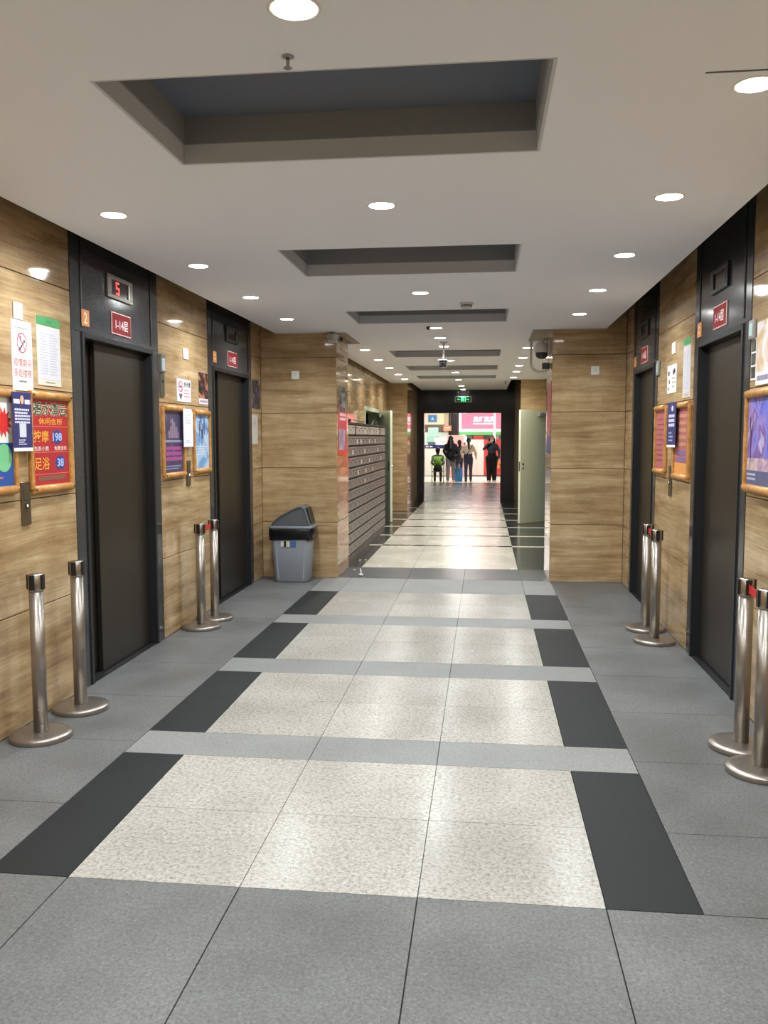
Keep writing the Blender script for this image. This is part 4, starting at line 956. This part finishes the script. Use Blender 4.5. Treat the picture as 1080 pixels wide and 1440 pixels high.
# left glass booth
t = thing('service_booth', 'pale glass service booth with a navy band, left beyond the portal', 'booth', (-2.5, 35.6, 0))
MB().box(-1.2, 1.03, 0.0, 1.2, 0.0, 0.06).build('base', pm((190, 184, 170), 0.5), t)
MB().box(-1.2, 1.03, 0.0, 0.05, 0.06, 1.17).build('lower_panel', pm((222, 226, 214), 0.3), t)
MB().box(-1.2, 1.03, -0.02, 0.05, 1.17, 1.30).build('navy_band', pm((30, 34, 92), 0.4), t)
o = text('全程 服务', -0.15, 0.5, -0.035, 0.04, 0, pm((226, 226, 236), 0.5), t, 0.02, True); o.rotation_euler = (PI/2, 0, 0); o.location = (-0.1, -0.021, 1.235)
MB().box(-1.2, 1.03, 0.02, 0.05, 1.30, 1.83).build('glass_front', pm((206, 226, 216), 0.1), t)
for x0, x1, z0, z1, c in ((0.2, 0.62, 1.63, 2.02, (170, 208, 196)), (0.14, 0.44, 1.40, 1.60, (150, 200, 186)), (0.68, 0.98, 1.44, 1.78, (212, 226, 214)), (0.2, 0.5, 1.32, 1.42, (90, 100, 96))):
    MB().box(x0, x1, -0.004, 0.018, z0, z1).build('notice_sheet', pm(c, 0.5), t)
MB().box(-1.2, 1.03, 0.0, 0.4, 1.83, 2.14).build('dark_fascia', pm((96, 84, 74), 0.5), t)
MB().box(-1.2, 0.86, 0.0, 0.4, 2.14, 3.2).build('cream_fascia', pm((226, 208, 172), 0.5), t)
MB().box(0.86, 1.03, -0.02, 0.4, 1.83, 3.2).build('fascia_post', pm((180, 166, 140), 0.5), t)
MB().box(0.2, 0.56, -0.02, 0.0, 2.24, 2.53).build('blue_sign', pm((70, 120, 176), 0.4), t)
MB().loft([[(x, y, z) for x, z in ((0.32, 2.32), (0.38, 2.46), (0.44, 2.32), (0.4, 2.32), (0.38, 2.38), (0.36, 2.32))] for y in (-0.026, -0.02)], False).build('emblem', pm((180, 214, 236), 0.5), t)
# dark column and small orange shop sign between the shops
t = thing('mall_column', 'dark square mall column between the booth and pink shop', 'column', (-1.34, 36.2, 0)); t['kind'] = 'structure'
MB().box(-0.24, 0.22, -0.2, 0.2, 0.06, 3.3).build('shaft', pm((34, 32, 34), 0.4), t); MB().box(-0.27, 0.25, -0.23, 0.23, 0, 0.06).build('base', pm((60, 58, 58), 0.4), t)
t = thing('hanging_shop_sign', 'small orange hanging shop sign between the booth and the pink shop', 'sign', (-1.5, 35.3, 0))
MB().box(-0.16, 0.16, -0.03, 0.03, 1.88, 2.09, 0.004).build('board', pm((206, 120, 90), 0.5), t); small_print_mat = pm((240, 206, 180), 0.5)
MB().box(-0.12, 0.12, -0.034, -0.03, 1.99, 2.02).box(-0.12, 0.1, -0.034, -0.03, 1.93, 1.95).build('print', small_print_mat, t)
mb = MB(); mb.tube((-0.12, 0, 2.09), (-0.12, 0, 3.3), 0.006, n=6); mb.tube((0.12, 0, 2.09), (0.12, 0, 3.3), 0.006, n=6); mb.build('hanging_rod', STEEL, t)
t = thing('display_stand', 'pinkish goods stand behind the people, centre beyond the portal', 'display stand', (-1.1, 34.9, 0))
MB().box(-0.42, 0.3, -0.2, 0.2, 0, 1.1, 0.01).build('counter', pm((214, 170, 160), 0.5), t)
MB().box(-0.4, 0.28, 0.1, 0.16, 1.1, 1.7).build('back_panel', pm((220, 150, 140), 0.5), t)
for i in range(5): MB().box(-0.36+0.13*i, -0.27+0.13*i, -0.05, 0.06, 1.1, 1.24+0.04*(i % 3), 0.01).build('carton', pm([(200, 70, 60), (230, 200, 180), (190, 100, 90), (240, 220, 210), (150, 60, 70)][i], 0.5), t)
t = thing('globe_lamp', 'white glowing globe lamp at the corner of the pink shop', 'lamp', (-0.86, 35.5, 0))
MB().lathe([(0.12, 0), (0.12, 0.02), (0.02, 0.03), (0.02, 1.42)], 20).build('stand', pm((220, 214, 206), 0.4), t); MB().ball((0, 0, 1.56), 0.15, 20, 14).build('globe', pm((255, 246, 236), 0.4, emit=3.0), t)
# pink shop
t = thing('shop_front', 'shop with a pink lit sign board and red and white walls beyond the portal', 'shop', (0, 36.0, 0))
MB().box(-1.05, 3.0, 0.1, 0.3, 0, 0.05).build('base', pm((200, 180, 170), 0.5), t)
MB().box(-1.05, 3.0, 0.0, 0.25, 1.92, 2.85, 0.01).build('light_box', pm((255, 250, 246), 0.4, emit=0.68), t)
MB().box(-0.95, 3.0, -0.012, 0.0, 1.96, 2.8).build('pink_face', pm((234, 110, 134), 0.4, emit=0.38), t)
o = text('贝旺真真', -0.45, 0.45, -0.115, 0.115, 0, pm((255, 244, 246), 0.4, emit=0.66), t, 0.03, True); o.rotation_euler = (PI/2, 0, 0); o.location = (-0.02, -0.014, 2.36)
mb = MB()
for i in range(14): mb.box(-0.46+0.066*i, -0.46+0.066*i+0.045, -0.016, -0.012, 2.15, 2.2)
mb.build('small_print', pm((255, 240, 244), 0.4, emit=0.55), t)
MB().box(-1.05, 3.0, -0.05, 0.05, 1.84, 1.92).build('white_strip', pm((240, 238, 230), 0.4), t)
MB().box(-1.05, 3.0, -0.06, 0.05, 1.70, 1.84, 0.01).build('green_fascia', pm((96, 176, 104), 0.4), t)
for x0, x1, c in ((-0.75, -0.5, (70, 84, 70)), (-0.45, -0.05, (168, 54, 50)), (0.0, 0.32, (60, 50, 48)), (0.36, 0.6, (150, 130, 120))):
    MB().box(x0, x1, -0.02, 0.1, 1.53, 1.70).build('menu_board', pm(c, 0.5), t)
MB().box(-0.78, -0.02, 0.0, 0.06, 0.05, 1.53).build('white_panel', pm((240, 214, 206), 0.4), t)
for x in (-0.55, -0.3): MB().box(x-0.004, x+0.004, -0.006, 0.0, 0.05, 1.5).build('panel_joint', pm((196, 160, 150), 0.5), t)
MB().box(-0.02, 3.0, 0.0, 0.06, 0.05, 1.53).build('red_panel', pm((196, 62, 58), 0.4), t)
MB().box(0.36, 0.46, -0.14, -0.04, 0.0, 2.85).build('white_post', pm((250, 244, 240), 0.4), t)
for x, z, s in ((0.55, 0.4, 0.1), (0.6, 0.9, 0.08), (0.62, 0.6, 0.09)): MB().ball((x, -0.03, z), (s, 0.03, s), 12, 8).build('print', pm((236, 130, 80), 0.5), t)

# ------------------------------------------------------------------ people
SKIN = pm((214, 168, 142), 0.5); HAIR = pm((26, 20, 20), 0.45)
def figure(name, parent, prims, mats, voxel=0.012, smooth=2):
    """one continuous surface: tapered limbs fused by a voxel remesh; each face takes the cloth of the limb it lies on"""
    mb = MB()
    for p in prims:
        a, b, ra, rb = Vector(p[0]), Vector(p[1]), p[2], p[3]
        if (b-a).length > 1e-4: mb.tube(a, b, ra, rb, n=14)
        sc = p[5] if len(p) > 5 else (1, 1, 1)
        mb.ball(a, tuple(ra*s for s in sc), 14, 9); 
        if (b-a).length > 1e-4: mb.ball(b, rb, 14, 9)
    o = mb.build(name, SKIN, parent)
    md = o.modifiers.new('r', 'REMESH'); md.mode = 'VOXEL'; md.voxel_size = voxel
    sm = o.modifiers.new('s', 'SMOOTH'); sm.iterations = smooth; sm.factor = 0.5
    bpy.context.view_layer.update()
    me = bpy.data.meshes.new_from_object(o.evaluated_get(bpy.context.evaluated_depsgraph_get()))
    old = o.data; o.modifiers.clear(); o.data = me; bpy.data.meshes.remove(old)
    me.materials.clear()
    for mt in mats: me.materials.append(mt)
    nf = len(me.polygons); ce = np.empty(nf*3, np.float32); me.polygons.foreach_get('center', ce); ce = ce.reshape(-1, 3)
    best = np.full(nf, 1e9); idx = np.zeros(nf, np.int32)
    for p in prims:
        a, b = np.array(p[0]), np.array(p[1]); d = b-a; L2 = max(d@d, 1e-9)
        s = np.clip((ce-a)@d/L2, 0, 1); q = a+s[:, None]*d; v = ce-q
        if len(p) > 5: v = v/np.array(p[5])
        dist = np.linalg.norm(v, axis=1)-(p[2]+(p[3]-p[2])*s)
        k = dist < best; best[k] = dist[k]; idx[k] = p[4]
    me.polygons.foreach_set('material_index', idx); me.polygons.foreach_set('use_smooth', np.ones(nf, bool)); me.update()
    return o
def hand(w, d, up, mi=0):
    """palm and five unequal bent fingers from wrist w along d"""
    w, d = Vector(w), Vector(d).normalized(); up = Vector(up); s = d.cross(up).normalized(); n_ = s.cross(d).normalized()
    P = [(w, w+d*0.075, 0.026, 0.03, mi)]
    for i, (off, ln) in enumerate(((-0.03, 0.062), (-0.01, 0.072), (0.01, 0.068), (0.03, 0.052))):
        k = w+d*0.085+s*off; m_ = k+d*ln*0.55-n_*0.008; e = m_+d*ln*0.35-n_*0.022
        P += [(k, m_, 0.0095, 0.009, mi), (m_, e, 0.009, 0.0075, mi)]
    k = w+d*0.03+s*(-0.03); m_ = k+d*0.03+s*(-0.025); P += [(k, m_, 0.012, 0.01, mi), (m_, m_+d*0.028-n_*0.01, 0.01, 0.008, mi)]
    return [(tuple(a), tuple(b), *r) for a, b, *r in P]
def body(H=1.62, arms=None, top_r=1.0, leg=None, seated=False, sleeve=0.045, leg_r=1.0, stride=0.06, shoe=3, lean=0.0):
    """prims of a body facing +Y; cloth ids 0 skin, 1 top, 2 trousers, 3 shoes"""
    k = H/1.7
    def S(p): return tuple(c*k for c in p)
    hz = 0.92 if not seated else 0.53
    dz = hz-0.92
    P = []
    P.append((S((0, 0, hz)), S((0, 0, hz+0.12)), 0.135*k*top_r, 0.13*k*top_r, 1 if top_r > 1.2 else 2, (1.15, 0.8, 1)))
    P.append((S((0, 0.0, hz+0.14)), S((0, lean, hz+0.33)), 0.125*k*top_r, 0.14*k*top_r, 1, (1.15, 0.8, 1)))
    P.append((S((-0.11, lean, hz+0.42)), S((0.11, lean, hz+0.42)), 0.085*k*top_r, 0.085*k*top_r, 1))
    P.append((S((-0.07, lean, hz+0.32)), S((0.07, lean, hz+0.32)), 0.11*k*top_r, 0.11*k*top_r, 1))
    P.append((S((0, lean, hz+0.46)), S((0, lean+0.015, hz+0.58)), 0.055*k, 0.05*k, 0))
    P.append((S((0, lean+0.02, hz+0.67)), S((0, lean+0.02, hz+0.67)), 0.1*k, 0.1*k, 0, (0.78, 0.95, 1.15)))
    P.append((S((0, lean+0.045, hz+0.605)), S((0, lean+0.05, hz+0.60)), 0.055*k, 0.05*k, 0))
    P.append((S((0, lean+0.113, hz+0.665)), S((0, lean+0.12, hz+0.645)), 0.010*k, 0.016*k, 0))
    for s in (-1, 1): P.append((S((s*0.08, lean+0.01, hz+0.66)), S((s*0.085, lean+0.0, hz+0.675)), 0.018*k, 0.02*k, 0))
    A = arms or {}
    for s in (-1, 1):
        e, w_ = A.get(s, ((s*0.235, -0.01, 1.13), (s*0.235, 0.06, 0.88)))
        e = (e[0], e[1], e[2]+dz); w_ = (w_[0], w_[1], w_[2]+dz)
        sh = (s*0.17, lean, hz+0.43)
        P.append((S(sh), S(e), 0.056*k*top_r, sleeve*k*top_r, 1)); P.append((S(e), S(w_), sleeve*k*top_r, 0.036*k*top_r, 1))
        d = Vector(w_)-Vector(e); P += hand(Vector(S(w_)), d, (s*1.0, 0.2, 0.1))
    for s in (-1, 1):
        hip = (s*0.085, 0, hz-0.04)
        if seated: kn, an = (s*0.11, 0.42, hz-0.03), (s*0.11, 0.36, 0.09)
        else: kn, an = (s*0.095, 0.02+s*stride*0.5, 0.5), (s*0.1, -0.02+s*stride, 0.09)
        P.append((S(hip), S(kn), 0.09*k*leg_r, 0.062*k*leg_r, 2)); P.append((S(kn), S(an), 0.06*k*leg_r, 0.048*k*leg_r, 2))
        P.append((S((an[0], an[1]-0.03, 0.045)), S((an[0]+s*0.015, an[1]+0.14, 0.035)), 0.042*k, 0.034*k, shoe))
    return P, k
def face_parts(t, k, hz, lean=0.0):
    for s in (-1, 1): MB().ball((s*0.032*k, (lean+0.105)*k, (hz+0.685)*k), (0.014*k, 0.008*k, 0.008*k), 10, 6).build('eye', BLACK, t)
    MB().ball((0, (lean+0.112)*k, (hz+0.605)*k), (0.022*k, 0.006*k, 0.006*k), 10, 6).build('mouth', pm((170, 90, 84), 0.5), t)
def hair_mesh(t, prims, name='hair', mat=None): return figure(name, t, [(*p[:4], 0, *p[5:]) for p in prims], [mat or HAIR], 0.014, 3)
# A: seated figure in a neon vest on a folding chair
ta = thing('person', 'person in a neon green vest seated on a metal chair, seen from behind', 'person', (-1.66, 31.1, 0), 0.05)
P, k = body(1.62, {s: ((s*0.23, 0.12, 1.12), (s*0.13, 0.34, 1.02)) for s in (-1, 1)}, 1.02, seated=True)
figure('body', ta, P, [SKIN, pm((44, 42, 46), 0.7), pm((48, 44, 44), 0.7), BLACK])
def Sk(p, k): return tuple(c*k for c in p)
figure('vest', ta, [(Sk((0, -0.005, 0.70), k), Sk((0, -0.005, 0.86), k), 0.142*k, 0.15*k, 0, (1.18, 0.84, 1)), (Sk((-0.12, -0.005, 0.93), k), Sk((0.12, -0.005, 0.93), k), 0.095*k, 0.095*k, 0)], [pm((150, 220, 50), 0.5)])
o = text('DIY', -0.12, 0.12, -0.045, 0.045, 0, pm((240, 246, 226), 0.5), ta, 0.03, True); o.rotation_euler = (PI/2, 0, 0); o.location = (0, -0.15, 0.86)
hair_mesh(ta, [(Sk((0, -0.005, 1.225), k), Sk((0, -0.005, 1.225), k), 0.112*k, 0.1*k, 0, (0.8, 0.9, 1.05)), (Sk((0, -0.03, 1.16), k), Sk((0, -0.035, 1.10), k), 0.07*k, 0.06*k, 0)])
tc_ = thing('folding_chair', 'tubular metal chair under the person in the neon vest', 'chair', (-1.66, 31.1, 0), 0.05)
CH = pm((170, 172, 150), 0.35, 0.6)
for s in (-1, 1):
    MB().path([(s*0.21, -0.24, 0.0), (s*0.21, -0.2, 0.42), (s*0.21, -0.23, 0.86)], 0.013, 8).build('rear_leg', CH, tc_)
    MB().path([(s*0.21, 0.24, 0.0), (s*0.21, 0.2, 0.42)], 0.013, 8).build('front_leg', CH, tc_)
    MB().tube((s*0.21, -0.22, 0.18), (s*0.21, 0.22, 0.18), 0.01, n=8).build('side_rail', CH, tc_)
MB().box(-0.22, 0.22, -0.2, 0.23, 0.37, 0.395, 0.01, 2).build('seat', pm((90, 92, 84), 0.5), tc_)
MB().tube((-0.21, -0.225, 0.80), (0.21, -0.225, 0.80), 0.012, n=8).tube((-0.21, -0.22, 0.2), (0.21, -0.22, 0.2), 0.01, n=8).build('cross_rail', CH, tc_)
# B: long hair, dark jacket, grey trousers
tb = thing('person', 'long haired person in a dark jacket and grey trousers, back turned', 'person', (-1.2, 31.25, 0), -0.1)
P, k = body(1.66, {-1: ((-0.25, -0.02, 1.14), (-0.2, 0.16, 0.98)), 1: ((0.25, -0.03, 1.14), (0.22, 0.16, 0.95))}, 1.25, leg_r=1.25)
figure('body', tb, P, [SKIN, pm((36, 37, 44), 0.75), pm((150, 140, 136), 0.75), pm((226, 222, 218), 0.5)])
hair_mesh(tb, [(Sk((0, -0.0, 1.605), k), Sk((0, -0.0, 1.605), k), 0.118*k, 0.1*k, 0, (0.85, 0.92, 1.05)), (Sk((0, -0.05, 1.52), k), Sk((0, -0.13, 1.22), k), 0.105*k, 0.085*k, 0), (Sk((-0.05, -0.06, 1.5), k), Sk((-0.07, -0.13, 1.25), k), 0.07*k, 0.05*k, 0), (Sk((0.05, -0.06, 1.5), k), Sk((0.07, -0.13, 1.25), k), 0.07*k, 0.05*k, 0)])
figure('shoulder_bag', tb, [(Sk((0.14, -0.14, 0.98), k), Sk((0.26, -0.12, 0.98), k), 0.075*k, 0.07*k, 0), (Sk((0.14, -0.14, 0.9), k), Sk((0.26, -0.12, 0.9), k), 0.07*k, 0.07*k, 0)], [pm((28, 28, 30), 0.5)])
# C: cream top, pony tail, cross strap
tcx = thing('person', 'person in a cream top with a pony tail and dark cross strap, back turned', 'person', (-0.57, 31.5, 0), 0.1)
P, k = body(1.6, {-1: ((-0.27, 0.03, 1.15), (-0.24, 0.2, 1.02)), 1: ((0.27, 0.02, 1.13), (0.3, 0.16, 0.98))}, 1.15, leg_r=1.12, stride=0.09)
figure('body', tcx, P, [SKIN, pm((242, 222, 190), 0.75), pm((62, 66, 84), 0.75), pm((60, 40, 42), 0.5)])
hair_mesh(tcx, [(Sk((0, -0.0, 1.605), k), Sk((0, -0.0, 1.605), k), 0.112*k, 0.1*k, 0, (0.82, 0.92, 1.05)), (Sk((0, -0.1, 1.55), k), Sk((0, -0.16, 1.28), k), 0.05*k, 0.035*k, 0)])
mb = MB(); mb.path([(0.15*k, -0.06, 1.43*k), (0.1*k, -0.13, 1.33*k), (0.0, -0.15, 1.17*k), (-0.1*k, -0.13, 1.02*k), (-0.16*k, -0.09, 0.93*k)], 0.014, 8); mb.build('bag_strap', pm((50, 40, 44), 0.5), tcx)
# D: masked, denim jacket, wide black trousers, faces the camera with raised arm
td = thing('person', 'person facing the corridor in a white mask, denim jacket and black trousers, arm raised', 'person', (0.27, 31.4, 0), PI+0.05)
P, k = body(1.66, {1: ((0.3, 0.12, 1.22), (0.14, 0.2, 1.42)), -1: ((-0.27, 0.0, 1.14), (-0.25, 0.1, 0.9))}, 1.14, leg_r=1.65, stride=0.02)
figure('body', td, P, [SKIN, pm((58, 66, 84), 0.8), pm((22, 22, 24), 0.8), pm((226, 222, 216), 0.5)])
hair_mesh(td, [(Sk((0, -0.015, 1.62), k), Sk((0, -0.015, 1.62), k), 0.116*k, 0.1*k, 0, (0.85, 0.9, 1.02)), (Sk((0.075, -0.01, 1.58), k), Sk((0.1, 0.02, 1.32), k), 0.05*k, 0.045*k, 0), (Sk((-0.075, -0.01, 1.58), k), Sk((-0.1, 0.02, 1.32), k), 0.05*k, 0.045*k, 0), (Sk((0, -0.08, 1.55), k), Sk((0, -0.1, 1.3), k), 0.09*k, 0.08*k, 0)])
face_parts(td, k, 0.92)
figure('face_mask', td, [(Sk((0, 0.075, 1.535), k), Sk((0, 0.08, 1.52), k), 0.058*k, 0.055*k, 0, (1.05, 0.8, 0.9))], [pm((240, 242, 246), 0.6)], 0.01)
# E: figure mostly hidden behind B and C
te = thing('person', 'dark clothed person half hidden between the two with backs turned', 'person', (-0.93, 32.6, 0), 0.35)
P, k = body(1.52, None, 1.08)
figure('body', te, P, [SKIN, pm((66, 64, 78), 0.75), pm((50, 50, 62), 0.75), BLACK])
hair_mesh(te, [(Sk((0, -0.0, 1.605), k), Sk((0, -0.0, 1.605), k), 0.112*k, 0.1*k, 0, (0.82, 0.92, 1.05)), (Sk((0, -0.05, 1.55), k), Sk((0, -0.06, 1.46), k), 0.07*k, 0.06*k, 0)])
t = thing('carrier_bag', 'bright blue carrier bag standing between the two people with backs turned', 'bag', (-0.92, 31.7, 0.0))
MB().loft([[(-0.13, -0.07, 0.0), (0.13, -0.07, 0.0), (0.13, 0.07, 0.0), (-0.13, 0.07, 0.0)], [(-0.14, -0.08, 0.25), (0.14, -0.08, 0.25), (0.14, 0.08, 0.25), (-0.14, 0.08, 0.25)], [(-0.14, -0.03, 0.50), (0.14, -0.03, 0.50), (0.14, 0.03, 0.50), (-0.14, 0.03, 0.50)]], False).build('sack', pm((60, 140, 200), 0.4), t)
for s in (-1, 1): MB().path([(-0.06, s*0.028, 0.49), (-0.05, s*0.02, 0.6), (0.05, s*0.02, 0.6), (0.06, s*0.028, 0.49)], 0.008, 6).build('handle', pm((60, 140, 200), 0.4), t)
